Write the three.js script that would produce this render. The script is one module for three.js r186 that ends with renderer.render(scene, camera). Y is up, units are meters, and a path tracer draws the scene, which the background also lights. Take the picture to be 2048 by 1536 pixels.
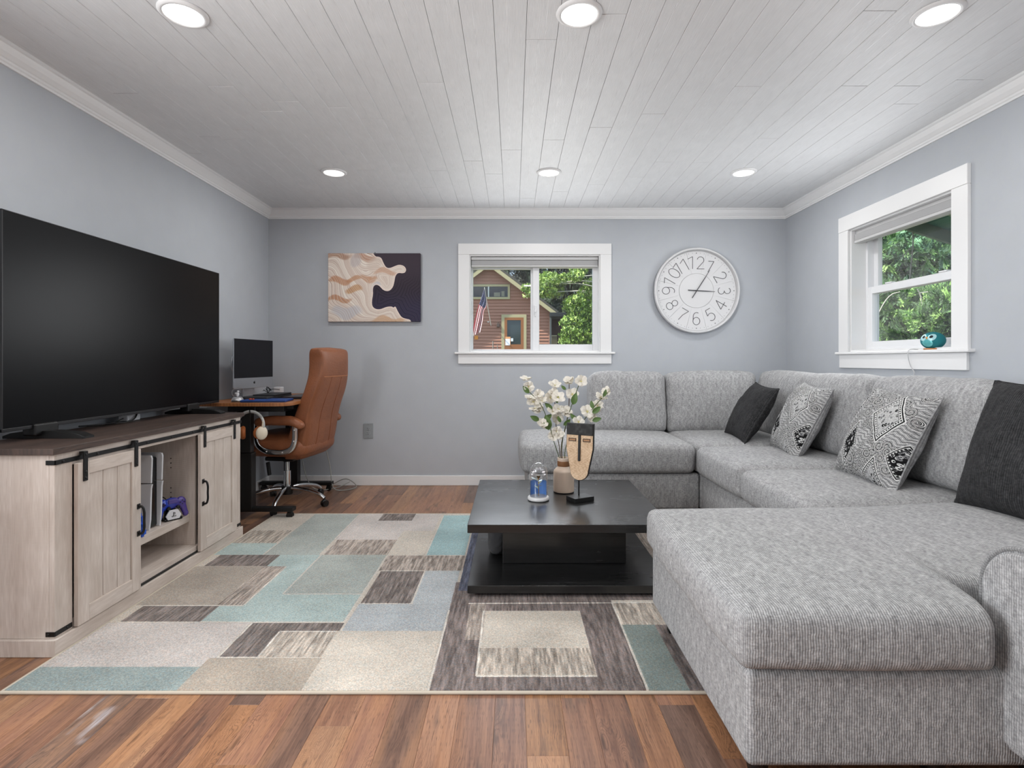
import * as THREE from 'three';
import { RoundedBoxGeometry } from 'three/addons/geometries/RoundedBoxGeometry.js';
import { mergeGeometries } from 'three/addons/utils/BufferGeometryUtils.js';
import { RectAreaLightUniformsLib } from 'three/addons/lights/RectAreaLightUniformsLib.js';

// ------------------------------------------------------------------ camera, sky, sun, exposure
const scene = new THREE.Scene();
const renderer = new THREE.WebGLRenderer({ antialias: true });
renderer.toneMapping = THREE.LinearToneMapping;
renderer.toneMappingExposure = 1.06;
renderer.shadowMap.enabled = true;
RectAreaLightUniformsLib.init();
const camera = new THREE.PerspectiveCamera(2 * Math.atan(768 / 1080) * 180 / Math.PI, 4 / 3, 0.05, 200);
camera.position.set(0, 1.1, 0);
camera.lookAt(0, 1.1, -5);
camera.setViewOffset(2048, 1536, -2, 46, 2048, 1536);   // a shift lens: verticals stay vertical
camera.updateProjectionMatrix();
scene.background = new THREE.Color(0.62, 0.8, 1.0).multiplyScalar(1.7);
const sun = new THREE.DirectionalLight(new THREE.Color(1, 0.95, 0.86), 12);
sun.position.set(-14, 22, -6.5); sun.target.position.set(2, 0, -10); sun.castShadow = true;
Object.assign(sun.shadow.camera, { left: -30, right: 30, top: 30, bottom: -30, near: 1, far: 90 });
sun.shadow.mapSize.set(2048, 2048);
scene.add(sun, sun.target);
const LAMP = 122;         // brightness of each ceiling lamp's disc
const DAY_LEFT = 17, DAY_BACK = 5, DAY_RIGHT = 6;   // daylight through the left window beside the camera, the back window and the right window
const DAY_COLOR = new THREE.Color(0.965, 0.98, 1);
const LAMP_COLOR = new THREE.Color(1, 0.985, 0.965);

// ------------------------------------------------------------------ helpers
const R = THREE.MathUtils.degToRad, V = (x, y, z) => new THREE.Vector3(x, y, z);
function rng(seed) { let s = seed >>> 0; return () => { s = (s + 0x6d2b79f5) | 0; let t = Math.imul(s ^ (s >>> 15), 1 | s); t = (t + Math.imul(t ^ (t >>> 7), 61 | t)) ^ t; return ((t ^ (t >>> 14)) >>> 0) / 4294967296; }; }
const lerp = (a, b, t) => a + (b - a) * t, clamp = (x, a = 0, b = 1) => Math.min(b, Math.max(a, x)), sstep = (a, b, x) => { const t = clamp((x - a) / (b - a)); return t * t * (3 - 2 * t); };
const hash = (i, j, s) => { let h = (Math.imul(i, 374761393) + Math.imul(j, 668265263) + Math.imul(s, 974634777)) | 0; h = Math.imul(h ^ (h >>> 13), 1274126177); return ((h ^ (h >>> 16)) >>> 0) / 4294967296; };
function noise(x, y, px, py, s = 0) {          // value noise that repeats after px by py cells
  const xi = Math.floor(x), yi = Math.floor(y), fx = x - xi, fy = y - yi, u = fx * fx * (3 - 2 * fx), v = fy * fy * (3 - 2 * fy), m = (a, n) => ((a % n) + n) % n;
  const a = m(xi, px), b = m(xi + 1, px), c = m(yi, py), d = m(yi + 1, py);
  return lerp(lerp(hash(a, c, s), hash(b, c, s), u), lerp(hash(a, d, s), hash(b, d, s), u), v);
}
function fbm(x, y, px, py, s = 0, n = 4) { let t = 0, a = 0.5; for (let i = 0; i < n; i++) { t += a * noise(x, y, px, py, s + i * 17); x *= 2; y *= 2; px *= 2; py *= 2; a *= 0.5; } return t / (1 - Math.pow(0.5, n)); }
const hex = (h) => { const n = parseInt(h.slice(1), 16); return [n >> 16, (n >> 8) & 255, n & 255]; };
const mix3 = (a, b, t) => [lerp(a[0], b[0], t), lerp(a[1], b[1], t), lerp(a[2], b[2], t)];
function tex(w, h, fn, srgb = true) {
  const d = new Uint8Array(w * h * 4);
  for (let y = 0; y < h; y++) for (let x = 0; x < w; x++) {
    const c = fn(x, y, x / w, y / h), o = (y * w + x) * 4;
    if (typeof c === 'number') d[o] = d[o + 1] = d[o + 2] = clamp(c, 0, 255); else { d[o] = clamp(c[0], 0, 255); d[o + 1] = clamp(c[1], 0, 255); d[o + 2] = clamp(c[2], 0, 255); }
    d[o + 3] = 255;
  }
  const t = new THREE.DataTexture(d, w, h);
  return setTex(t, srgb);
}
function setTex(t, srgb = true) { t.wrapS = t.wrapT = THREE.RepeatWrapping; t.magFilter = THREE.LinearFilter; t.minFilter = THREE.LinearMipmapLinearFilter; t.generateMipmaps = true; t.anisotropy = 8; if (srgb) t.colorSpace = THREE.SRGBColorSpace; t.needsUpdate = true; return t; }
function rep(t, x, y) { const c = t.clone(); c.repeat.set(x, y); c.needsUpdate = true; return c; }
function canvasTex(w, h, draw, srgb = true) { const c = document.createElement('canvas'); c.width = w; c.height = h; draw(c.getContext('2d'), w, h); return setTex(new THREE.CanvasTexture(c), srgb); }
const M = (color, roughness = 0.6, o = {}) => new THREE.MeshPhysicalMaterial({ color: typeof color === 'string' ? new THREE.Color(color) : color, roughness, ...o });

// geometry: everything non-indexed with position, normal, uv (uv in metres by face direction)
function clean(g) { if (g.index) g = g.toNonIndexed(); for (const k of Object.keys(g.attributes)) if (!['position', 'normal', 'uv'].includes(k)) g.deleteAttribute(k); if (!g.attributes.normal) g.computeVertexNormals(); if (!g.attributes.uv) boxUV(g); g.morphAttributes = {}; g.clearGroups(); return g; }
function boxUV(g, grain = 'y') {               // v runs along the grain
  if (g.index) g = g.toNonIndexed();
  const p = g.attributes.position, uv = new Float32Array(p.count * 2), a = V(), b = V(), c = V(), n = V(), ax = { x: 0, y: 1, z: 2 }[grain];
  for (let i = 0; i < p.count; i += 3) {
    a.fromBufferAttribute(p, i); b.fromBufferAttribute(p, i + 1); c.fromBufferAttribute(p, i + 2);
    n.copy(b).sub(a).cross(c.clone().sub(a)); const q = [Math.abs(n.x), Math.abs(n.y), Math.abs(n.z)], k = q.indexOf(Math.max(...q));
    const rest = [0, 1, 2].filter((t) => t !== k), v = rest.includes(ax) ? ax : rest[1], u = rest.find((t) => t !== v);
    [a, b, c].forEach((w, j) => { const e = w.toArray(); uv[(i + j) * 2] = e[u]; uv[(i + j) * 2 + 1] = e[v]; });
  }
  g.setAttribute('uv', new THREE.BufferAttribute(uv, 2)); return g;
}
function bx(w, h, d, x = 0, y = 0, z = 0, r = 0.003, grain = 'y', seg = 1) {   // a box with rounded edges, centred
  const g = clean(r > 0 ? new RoundedBoxGeometry(w, h, d, seg, Math.min(r, w / 2.05, h / 2.05, d / 2.05)) : new THREE.BoxGeometry(w, h, d));
  g.translate(x, y, z); return boxUV(g, grain);
}
const bb = (x0, x1, y0, y1, z0, z1, r = 0.003, grain = 'y', seg = 1) => bx(Math.abs(x1 - x0), Math.abs(y1 - y0), Math.abs(z1 - z0), (x0 + x1) / 2, (y0 + y1) / 2, (z0 + z1) / 2, r, grain, seg);
const mg = (list) => mergeGeometries(list.map(clean));
const cyl = (r1, r2, h, x, y, z, n = 24) => clean(new THREE.CylinderGeometry(r1, r2, h, n).translate(x, y, z));
const ell = (rx, ry, rz, x, y, z, n = 20) => clean(new THREE.SphereGeometry(1, n, Math.round(n * 0.7)).scale(rx, ry, rz).translate(x, y, z));
const lathe = (pts, n = 32) => clean(new THREE.LatheGeometry(pts.map((p) => new THREE.Vector2(p[0], p[1])), n));
const tube = (pts, r, seg = 24, rs = 8, closed = false) => clean(new THREE.TubeGeometry(new THREE.CatmullRomCurve3(pts.map((p) => p.isVector3 ? p : V(...p)), closed, 'centripetal'), seg, r, rs, closed));
function bar(a, b, r, n = 10, r2 = r) { const p = V(...a), q = V(...b), l = p.distanceTo(q), g = new THREE.CylinderGeometry(r2, r, l, n).translate(0, l / 2, 0); g.applyQuaternion(new THREE.Quaternion().setFromUnitVectors(V(0, 1, 0), q.clone().sub(p).normalize())); return clean(g.translate(...a)); }
function extr(pts, depth, bevel = 0, seg = 2, holes = []) {   // outline in x, y; depth along z
  const toShape = (l, K) => { const s = new K(); l.forEach((p, i) => (i ? s.lineTo(p[0], p[1]) : s.moveTo(p[0], p[1]))); s.closePath(); return s; };
  const s = toShape(pts, THREE.Shape); s.holes = holes.map((h) => toShape(h, THREE.Path));
  return clean(new THREE.ExtrudeGeometry(s, { depth, bevelEnabled: bevel > 0, bevelSize: bevel, bevelThickness: bevel, bevelSegments: seg, steps: 1, curveSegments: 12 }));
}
function smoothNormals(g, eps = 1e4) {
  const p = g.attributes.position, n = new Float32Array(p.count * 3), map = new Map(), a = V(), b = V(), c = V(), idx = g.index, N = idx ? idx.count : p.count, at = (i) => (idx ? idx.getX(i) : i);
  const key = (i) => Math.round(p.getX(i) * eps) + ',' + Math.round(p.getY(i) * eps) + ',' + Math.round(p.getZ(i) * eps), keys = Array.from({ length: p.count }, (_, i) => key(i));
  for (let i = 0; i < N; i += 3) {
    const t = [at(i), at(i + 1), at(i + 2)]; a.fromBufferAttribute(p, t[0]); b.fromBufferAttribute(p, t[1]); c.fromBufferAttribute(p, t[2]);
    b.sub(a); c.sub(a); b.cross(c);
    for (const k of t) { const s = map.get(keys[k]) ?? map.set(keys[k], V()).get(keys[k]); s.add(b); }
  }
  for (let i = 0; i < p.count; i++) { const s = map.get(keys[i])?.clone().normalize() ?? V(0, 1, 0); n.set([s.x, s.y, s.z], i * 3); }
  g.setAttribute('normal', new THREE.BufferAttribute(n, 3)); return g;
}
// a soft upholstered block: rounded edges, crowned faces, gentle wrinkles; uv in metres
function cushion(w, h, d, o = {}) {
  const { r = 0.05, step = 0.03, top = 0.02, front = 0.012, side = 0.01, wrinkle = 0.003, seed = 1, shape } = o;
  const g = new THREE.BoxGeometry(w, h, d, Math.ceil(w / step), Math.max(4, Math.ceil(h / step)), Math.ceil(d / step)), p = g.attributes.position, uv = g.attributes.uv, nn = g.attributes.normal, v = V(), q = V();
  for (let i = 0; i < p.count; i++) {
    v.fromBufferAttribute(p, i); const nx = Math.abs(nn.getX(i)), ny = Math.abs(nn.getY(i));
    uv.setXY(i, nx > 0.5 ? v.z + seed * 0.37 : v.x + seed * 0.37, ny > 0.5 ? v.z : v.y);
    q.set(clamp(v.x, -w / 2 + r, w / 2 - r), clamp(v.y, -h / 2 + r, h / 2 - r), clamp(v.z, -d / 2 + r, d / 2 - r));
    const e = v.clone().sub(q), l = e.length(); if (l > 1e-6) v.copy(q).addScaledVector(e.divideScalar(l), r);
    const a = v.x / (w / 2), b = v.y / (h / 2), c = v.z / (d / 2), s = (t) => Math.sqrt(Math.max(0, 1 - t * t));
    const sq = (t) => 1 - t * t * t * t;
    v.y += Math.sign(v.y) * (v.y > 0 ? top : top * 0.2) * Math.max(0, sq(a)) * Math.max(0, sq(c)) * Math.abs(b);
    v.z += Math.sign(v.z) * front * Math.max(0, sq(a)) * s(b) * Math.abs(c);
    v.x += Math.sign(v.x) * side * Math.max(0, sq(c)) * s(b) * Math.abs(a);
    const k = wrinkle * (fbm(v.x * 5 + 40, v.z * 5 + v.y * 4 + 40, 512, 512, seed, 3) - 0.5) * 2;
    v.addScaledVector(V(a, b, c).normalize(), k);
    if (shape) shape(v);
    p.setXYZ(i, v.x, v.y, v.z);
  }
  return clean(smoothNormals(g));
}

// scene graph
const taken = {};
const numbered = (n) => { const k = (taken[n] = (taken[n] ?? -1) + 1); return k ? n + '_' + String(k).padStart(3, '0') : n; };
function thing(name, label, category, pos = [0, 0, 0], turn = 0, group) {
  const o = new THREE.Group(); o.name = numbered(name); scene.add(o); o.position.set(...pos); o.rotation.y = turn;
  o.userData = { label, category }; if (group) o.userData.group = group; return o;
}
function part(parent, name, geo, mat, label) {   // geometry in the parent's own axes
  const m = new THREE.Mesh(geo, mat); m.name = name; m.castShadow = m.receiveShadow = true; parent.add(m); if (label) m.userData.label = label; return m;
}
function pw(parent, name, geo, mat, label) {     // geometry in world axes, of a thing that is not turned
  const at = V(); for (let o = parent; o && o !== scene; o = o.parent) at.add(o.position); return part(parent, name, geo.translate(-at.x, -at.y, -at.z), mat, label);
}
function solo(name, geo, mat, label, category, group) {
  const o = part(scene, numbered(name), geo, mat, label); o.userData.category = category; if (group) o.userData.group = group; return o;
}
function struct(name, geo, mat, parent) { const o = part(parent ?? scene, parent ? name : numbered(name), geo, mat); if (!parent) o.userData.kind = 'structure'; return o; }
function structGroup(name, pos = [0, 0, 0]) { const o = new THREE.Group(); o.name = numbered(name); o.userData.kind = 'structure'; o.position.set(...pos); scene.add(o); return o; }

// ------------------------------------------------------------------ room shell (x across, z = minus depth)
const XL = -2.165, XR = 2.415, ZB = -4.78, ZF = 2.4, H = 2.44;
const paintTex = tex(256, 256, (x, y, u, v) => 128 + 60 * (fbm(u * 40, v * 40, 40, 40, 3, 3) - 0.5), false);
const wallTex = tex(256, 256, (x, y, u, v) => { const k = 1 + 0.025 * (fbm(u * 12, v * 12, 12, 12, 5, 4) - 0.5); return [183 * k, 187 * k, 192.5 * k]; });
const wallMat = M('#ffffff', 0.62, { map: rep(wallTex, 0.8, 0.8), bumpMap: rep(paintTex, 1.6, 1.6), bumpScale: 0.0007, specularIntensity: 0.7 });
const trimMat = M('#eaeaea', 0.38, { bumpMap: rep(paintTex, 1.1, 1.1), bumpScale: 0.0004 });
const crownMat = M('#f0f0f0', 0.4);
const vinylMat = M('#e9eaec', 0.3);
const plasterMat = M('#b5b5b5', 0.9);
const T = 0.2;   // wall thickness
// openings: back window and right window
const BW = { x0: -0.389, x1: 0.774, y0: 1.18, y1: 2.042 }, RW = { z0: -3.87, z1: -2.95, y0: 1.165, y1: 2.04 }, LW = { z0: -1.1, z1: 0.5, y0: 0.9, y1: 2.1 };
struct('wall_back', mg([bb(XL - T, BW.x0, 0, H, ZB - T, ZB, 0), bb(BW.x1, XR + T, 0, H, ZB - T, ZB, 0), bb(BW.x0, BW.x1, 0, BW.y0, ZB - T, ZB, 0), bb(BW.x0, BW.x1, BW.y1, H, ZB - T, ZB, 0)]), wallMat);
struct('wall_left', mg([bb(XL - T, XL, 0, H, ZB, LW.z0, 0), bb(XL - T, XL, 0, H, LW.z1, ZF, 0), bb(XL - T, XL, 0, LW.y0, LW.z0, LW.z1, 0), bb(XL - T, XL, LW.y1, H, LW.z0, LW.z1, 0)]), wallMat);
struct('wall_right', mg([bb(XR, XR + T, 0, H, ZB, RW.z0, 0), bb(XR, XR + T, 0, H, RW.z1, ZF, 0), bb(XR, XR + T, 0, RW.y0, RW.z0, RW.z1, 0), bb(XR, XR + T, RW.y1, H, RW.z0, RW.z1, 0)]), wallMat);
struct('wall_front', bb(XL - T, XR + T, 0, H, ZF, ZF + T, 0), wallMat);

// --- floor: laminate boards, each its own
const floorTones = [['#a4795c', '#714d39'], ['#ae8566', '#85604a'], ['#97705a', '#65463a'], ['#a87e63', '#795442'], ['#8f6d5a', '#5f463b'], ['#aa7f64', '#80594a'], ['#866a5c', '#574239'], ['#a67954', '#704c35']];
function boardTex(seed, light, dark) {
  const rnd = rng(seed * 77 + 5), a = hex(light), b = hex(dark), W = 192, HH = 1024, knots = Array.from({ length: 3 }, () => [rnd(), rnd(), 0.025 + 0.03 * rnd()]);
  return tex(W, HH, (x, y, u, v) => {
    let warp = 0, core = 0;
    for (const [kx, ky, kr] of knots) { const dx = (u - kx) * 0.19, dy = (v - ky) * 0.55, d = Math.sqrt(dx * dx * 1.6 + dy * dy * 0.4) / kr; warp += Math.exp(-d * d) * 1.1; core = Math.max(core, 1 - sstep(0.1, 0.55, d * 1.5)); }
    const f = u * 3.2 + 1.2 * fbm(u * 2 + 9, v * 4, 2, 4, seed, 3) + warp, ring = Math.pow(0.5 + 0.5 * Math.sin(f * 22), 2);
    const streak = fbm(u * 10, v * 5, 10, 5, seed + 9, 4), fine = noise(u * 150, v * 24, 150, 24, seed + 3), blotch = fbm(u * 2, v * 4, 2, 4, seed + 31, 3);
    let t = 0.12 + 0.2 * ring + 0.45 * sstep(0.4, 0.75, streak) + 0.34 * (fine - 0.5) + 0.6 * (blotch - 0.45); t = clamp(t);
    let c = mix3(a, b, t); c = mix3(c, [60, 42, 34], core * 0.6);
    const stain = sstep(0.6, 0.85, fbm(u * 3, v * 5, 3, 5, seed + 51, 5)); c = mix3(c, [78, 66, 62], stain * (seed % 3 === 0 ? 0.7 : 0.35));
    const amber = sstep(0.5, 0.8, fbm(u * 2.0, v * 2, 2, 2, seed + 71, 3)); c = mix3(c, [196, 140, 92], amber * 0.3);
    const pore = noise(u * 96, v * 46, 96, 46, seed + 81); c = mix3(c, mix3(b, [40, 30, 26], 0.5), 0.5 * sstep(0.68, 0.95, pore)); return mix3(c, mix3(b, [44, 33, 28], 0.4), 0.42 * sstep(0.72, 1, 0.5 + 0.5 * Math.sin(f * 58 + 2 * fine)) * sstep(0.35, 0.6, fbm(u * 4, v * 7, 4, 7, seed + 91, 2)));
  });
}
const boardMats = floorTones.map(([l, d], i) => { const t = boardTex(i + 1, l, d); return M('#ffffff', 0.33, { map: t, bumpMap: t, bumpScale: 0.0005, specularIntensity: 0.9 }); });
function boardGeo(w, l, t, c, u0, v0, us, vs) {   // top at y = 0, chamfered; 18 triangles
  const P = [], U = [], q = (a, b, cc, d) => { for (const p of [a, b, cc, a, cc, d]) { P.push(...p); U.push(u0 + (p[0] / w + 0.5) * us, v0 + (p[2] / l + 0.5) * vs); } };
  const x = w / 2, z = l / 2, xi = x - c, zi = z - c, A = [[-xi, 0, zi], [xi, 0, zi], [xi, 0, -zi], [-xi, 0, -zi]], B = [[-x, -c, z], [x, -c, z], [x, -c, -z], [-x, -c, -z]], C = B.map((p) => [p[0], -t, p[2]]);
  q(...A); for (let i = 0; i < 4; i++) { const j = (i + 1) % 4; q(B[i], B[j], A[j], A[i]); q(C[i], C[j], B[j], B[i]); }
  const g = new THREE.BufferGeometry(); g.setAttribute('position', new THREE.Float32BufferAttribute(P, 3)); g.setAttribute('uv', new THREE.Float32BufferAttribute(U, 2)); g.computeVertexNormals(); return g;
}
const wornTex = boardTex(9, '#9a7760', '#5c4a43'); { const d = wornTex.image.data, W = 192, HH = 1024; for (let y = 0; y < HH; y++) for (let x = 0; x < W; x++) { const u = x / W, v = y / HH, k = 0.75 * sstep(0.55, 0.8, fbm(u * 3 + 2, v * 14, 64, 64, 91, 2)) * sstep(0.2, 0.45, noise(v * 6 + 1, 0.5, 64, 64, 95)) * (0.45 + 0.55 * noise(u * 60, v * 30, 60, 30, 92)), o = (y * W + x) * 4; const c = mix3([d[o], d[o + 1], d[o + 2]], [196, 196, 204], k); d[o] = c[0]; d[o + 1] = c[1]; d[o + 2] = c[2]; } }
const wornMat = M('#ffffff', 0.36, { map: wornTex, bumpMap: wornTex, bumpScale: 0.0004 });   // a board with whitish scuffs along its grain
const floorO = structGroup('floor', [0, 0, 0]);
part(floorO, 'subfloor', bb(XL - T, XR + T, -0.2, -0.009, ZB - T, ZF + T, 0), M('#4a3426', 0.9));
{
  const rnd = rng(11), edges = [XL]; let n = 0; for (let i = -8; i < 35; i++) { const e = -1.235 + i * 0.1065 + (i % 2 ? 0.006 : -0.004) * (i > 0 ? 1 : 0); if (e > XL + 0.02 && e < XR - 0.02) edges.push(e); } edges.push(XR);
  for (let k = 0; k + 1 < edges.length; k++) {
    const x = edges[k], w = edges[k + 1] - x; let z = ZB - rnd() * 0.7, last = -1;
    while (z < -0.75) {
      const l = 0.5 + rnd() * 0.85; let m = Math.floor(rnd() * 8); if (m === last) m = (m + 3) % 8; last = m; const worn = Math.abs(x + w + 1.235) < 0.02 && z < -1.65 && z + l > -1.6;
      const z0 = Math.max(z, ZB), z1 = z + l;
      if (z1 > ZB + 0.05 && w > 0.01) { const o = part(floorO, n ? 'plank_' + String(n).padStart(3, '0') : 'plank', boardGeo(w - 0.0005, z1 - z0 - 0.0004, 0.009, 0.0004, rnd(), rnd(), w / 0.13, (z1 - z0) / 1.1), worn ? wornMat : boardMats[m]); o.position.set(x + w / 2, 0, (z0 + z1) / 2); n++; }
      z = z1;
    }
  }
  const rest = []; for (let i = 0; i < 24; i++) { const w = (XR - XL) / 24; const g = boardGeo(w - 0.001, ZF + 1.2, 0.0091, 0.0008, rnd(), rnd(), w / 0.13, 3.2); g.translate(XL + (i + 0.5) * w, -0.0004, (ZF - 1.2) / 2); rest.push(g); }
  const o = part(floorO, 'floorboards_behind', mg(rest), boardMats[1]); o.userData.kind = 'stuff';
}

// --- ceiling: pale embossed planks
function ceilTex(seed) {
  const rnd = rng(seed * 31 + 7), cx = 0.3 + 0.4 * rnd();
  const grain = (u, v) => { const f = (u - cx) * 1.0, arch = Math.sqrt(f * f * 26 + 0.02) * 2.4 + 1.5 * fbm(u * 1 + 3, v * 6, 1, 6, seed, 3) + 0.16 * Math.sin(v * 25.13 + seed) * Math.exp(-f * f * 16); const line = 0.5 + 0.5 * Math.sin(arch * 22); return Math.pow(line, 1.6); };
  const fine = (u, v) => noise(u * 90, v * 60, 90, 60, seed + 5);
  return [tex(160, 2048, (x, y, u, v) => { const g = grain(u, v), k = 235 - 13 * g - 8 * (fine(u, v) - 0.5) + 8 * (fbm(u * 3, v * 24, 3, 24, seed, 3) - 0.5); return [k * 0.995, k, k * 1.005]; }), tex(160, 2048, (x, y, u, v) => 150 - 70 * grain(u, v) + 40 * (fine(u, v) - 0.5), false)];
}
const ceilMats = [1, 2, 3].map((s) => { const [c, b] = ceilTex(s); return M('#ffffff', 0.42, { map: c, bumpMap: b, bumpScale: 0.0016, specularIntensity: 1.0, ior: 1.55 }); });
const ceilO = structGroup('ceiling', [0, H, 0]);
part(ceilO, 'ceiling_deck', bb(XL - T, XR + T, 0.012, 0.16, ZB - T, ZF + T, 0), M('#8c8c8c', 0.8));
{
  const rnd = rng(5), PW = 0.1288, X0 = 0.0538, L = 2.19;
  // end joints read off the photograph: [column, depth]
  const J = { "-17": [3.487], "-14": [3.267], "-13": [3.129], "-12": [2.636], "-10": [2.788], "-9": [3.788], "-8": [2.854], "-7": [2.99], "-6": [4.171], "-5": [3.803], "-4": [2.601], "-3": [3.618], "-2": [3.87], "-1": [3.429], 0: [2.254], 1: [3.274], 2: [2.088, 4.278], 3: [3.099], 4: [4.1], 5: [2.93], 6: [3.933], 7: [3.636], 8: [2.636], 9: [3.645], 10: [2.067, 4.256], 11: [3.252], 12: [2.631], 13: [3.645], 14: [2.631], 15: [2.816], 17: [3.618] };
  const geos = {}; let n = 0;
  for (let k = -18; k <= 19; k++) {
    const xa = Math.max(XL, X0 + k * PW), xb = Math.min(XR, X0 + (k + 1) * PW); if (xb - xa < 0.01) continue;
    let cuts = J[k] ? [...J[k]] : [2.2 + rnd() * 2.2]; const first = Math.min(...cuts), lastc = Math.max(...cuts);
    for (let c = first - L; c > -ZF; c -= L) cuts.push(c); for (let c = lastc + L; c < -ZB; c += L) cuts.push(c);
    cuts.push(-ZB, -ZF); cuts.sort((a, b) => a - b);
    for (let i = 0; i + 1 < cuts.length; i++) {
      const a = cuts[i], b = cuts[i + 1]; if (b - a < 0.02) continue;
      const g = boardGeo(xb - xa - 0.0012, b - a - 0.0036, 0.012, 0.0017, 0, rnd(), (xb - xa) / PW, (b - a) / L); g.rotateZ(Math.PI);
      const o = part(ceilO, n ? 'plank_' + String(n).padStart(3, '0') : 'plank', g, ceilMats[(k * 2 + i + 60) % 3]); o.position.set((xa + xb) / 2, 0, -(a + b) / 2); n++;
    }
  }
}
// roof over the house with eaves, so that the sun does not reach in under it
struct('roof', mg([bb(XL - 1.9, XR + 0.1, H + 0.3, H + 0.42, ZB - 0.85, ZF + 0.8, 0)]), M('#3c4448', 0.9));

// --- crown moulding and baseboards
function crown(len) {   // profile in x (out from the wall) and y (down from the ceiling), along z
  const p = [[0, 0], [0.058, 0], [0.058, -0.012], [0.05, -0.016], [0.046, -0.024], [0.036, -0.04], [0.022, -0.056], [0.016, -0.06], [0.016, -0.07], [0.01, -0.074], [0.01, -0.084], [0, -0.084]];
  return extr(p, len).translate(0, 0, -len / 2);
}
const cb = (g, m) => { const o = struct('trim', g, m); return o; };
const cLen = ZF - ZB;
{ let o = cb(crown(cLen).translate(XL, H, (ZF + ZB) / 2), crownMat); o.name = 'trim_1';
  o = cb(crown(cLen).rotateY(Math.PI).translate(XR, H, (ZF + ZB) / 2), crownMat); o.name = 'trim_2';
  o = cb(crown(XR - XL - 0.02).rotateY(-Math.PI / 2).translate((XL + XR) / 2, H, ZB), crownMat); o.name = 'trim_3'; }
struct('baseboard_back', mg([bb(XL, XR, 0, 0.088, ZB, ZB + 0.014, 0.004)]), trimMat);
struct('baseboard_left', bb(XL, XL + 0.014, 0, 0.088, ZB + 0.014, ZF, 0.004), trimMat);
struct('baseboard_right', bb(XR - 0.014, XR, 0, 0.088, ZB + 0.014, ZF, 0.004), trimMat);

// --- windows
const glassMat = M('#ffffff', 0.0, { transmission: 1, thickness: 0, ior: 1.5 });
const shadeMat = M('#a9a9aa', 0.85), railMat = M('#c9c9c9', 0.5), gasketMat = M('#3a3a3a', 0.6);
function frameRect(x0, x1, y0, y1, l, r, t, b, z0, z1, rad = 0.004) { return mg([bb(x0, x0 + l, y0, y1, z0, z1, rad), bb(x1 - r, x1, y0, y1, z0, z1, rad), bb(x0 + l, x1 - r, y1 - t, y1, z0, z1, rad), bb(x0 + l, x1 - r, y0, y0 + b, z0, z1, rad)]); }
{
  const w = structGroup('window_1', [0.19, 1.18, ZB]), z = ZB, c = 0.095;
  pw(w, 'jamb_liner', frameRect(BW.x0 - 0.001, BW.x1 + 0.001, BW.y0 - 0.001, BW.y1 + 0.001, 0.014, 0.014, 0.014, 0.014, z - T, z, 0.001), trimMat);
  pw(w, 'casing', bb(BW.x0 - c, BW.x0 + 0.004, BW.y0, BW.y1 - 0.002, z, z + 0.018), trimMat);
  pw(w, 'casing', bb(BW.x1 - 0.004, BW.x1 + c, BW.y0, BW.y1 - 0.002, z, z + 0.018), trimMat);
  pw(w, 'casing', bb(BW.x0 - c, BW.x1 + c, BW.y1 - 0.002, BW.y1 + 0.095, z, z + 0.019), trimMat);
  pw(w, 'window_sill', bb(BW.x0 - c - 0.03, BW.x1 + c + 0.03, BW.y0 - 0.019, BW.y0, z - 0.1, z + 0.042, 0.006, 'x', 2), trimMat);
  pw(w, 'apron', bb(BW.x0 - c, BW.x1 + c, BW.y0 - 0.105, BW.y0 - 0.019, z, z + 0.018), trimMat);
  pw(w, 'window_frame', frameRect(BW.x0 + 0.012, BW.x1 - 0.012, BW.y0 + 0.012, BW.y1 - 0.012, 0.012, 0.012, 0.03, 0.012, z - 0.19, z - 0.105), vinylMat);
  const fs = pw(w, 'fixed_sash', frameRect(BW.x0 + 0.005, 0.2, BW.y0 + 0.006, 1.96, 0.015, 0.04, 0.028, 0.02, z - 0.16, z - 0.115), vinylMat);
  pw(fs, 'pane', bb(-0.37, 0.161, 1.2, 1.935, z - 0.142, z - 0.139, 0), glassMat);
  const ss = pw(w, 'sliding_sash', frameRect(0.178, 0.768, BW.y0 + 0.006, 1.965, 0.058, 0.05, 0.028, 0.064, z - 0.12, z - 0.08), vinylMat);
  pw(ss, 'pane', bb(0.234, 0.72, 1.245, 1.94, z - 0.102, z - 0.099, 0), glassMat);
  pw(ss, 'latch', mg([bb(0.196, 0.208, 1.5, 1.6, z - 0.08, z - 0.066, 0.004), bb(0.192, 0.212, 1.535, 1.56, z - 0.07, z - 0.055, 0.004)]), vinylMat);
  const sh = pw(w, 'window_shade', bb(BW.x0 + 0.018, BW.x1 - 0.018, 1.952, 1.998, z - 0.078, z - 0.03, 0.006), shadeMat);
  pw(sh, 'head_rail', bb(BW.x0 + 0.016, BW.x1 - 0.016, 1.998, 2.026, z - 0.085, z - 0.02, 0.006), railMat);
  pw(sh, 'bottom_rail', bb(BW.x0 + 0.018, BW.x1 - 0.018, 1.938, 1.953, z - 0.08, z - 0.026, 0.004), railMat);
  const d = new THREE.RectAreaLight(DAY_COLOR, DAY_BACK, 1.08, 0.72); d.name = 'daylight'; d.position.set(0, 0.4, 0.022); d.rotation.y = Math.PI; w.add(d);
}
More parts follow.
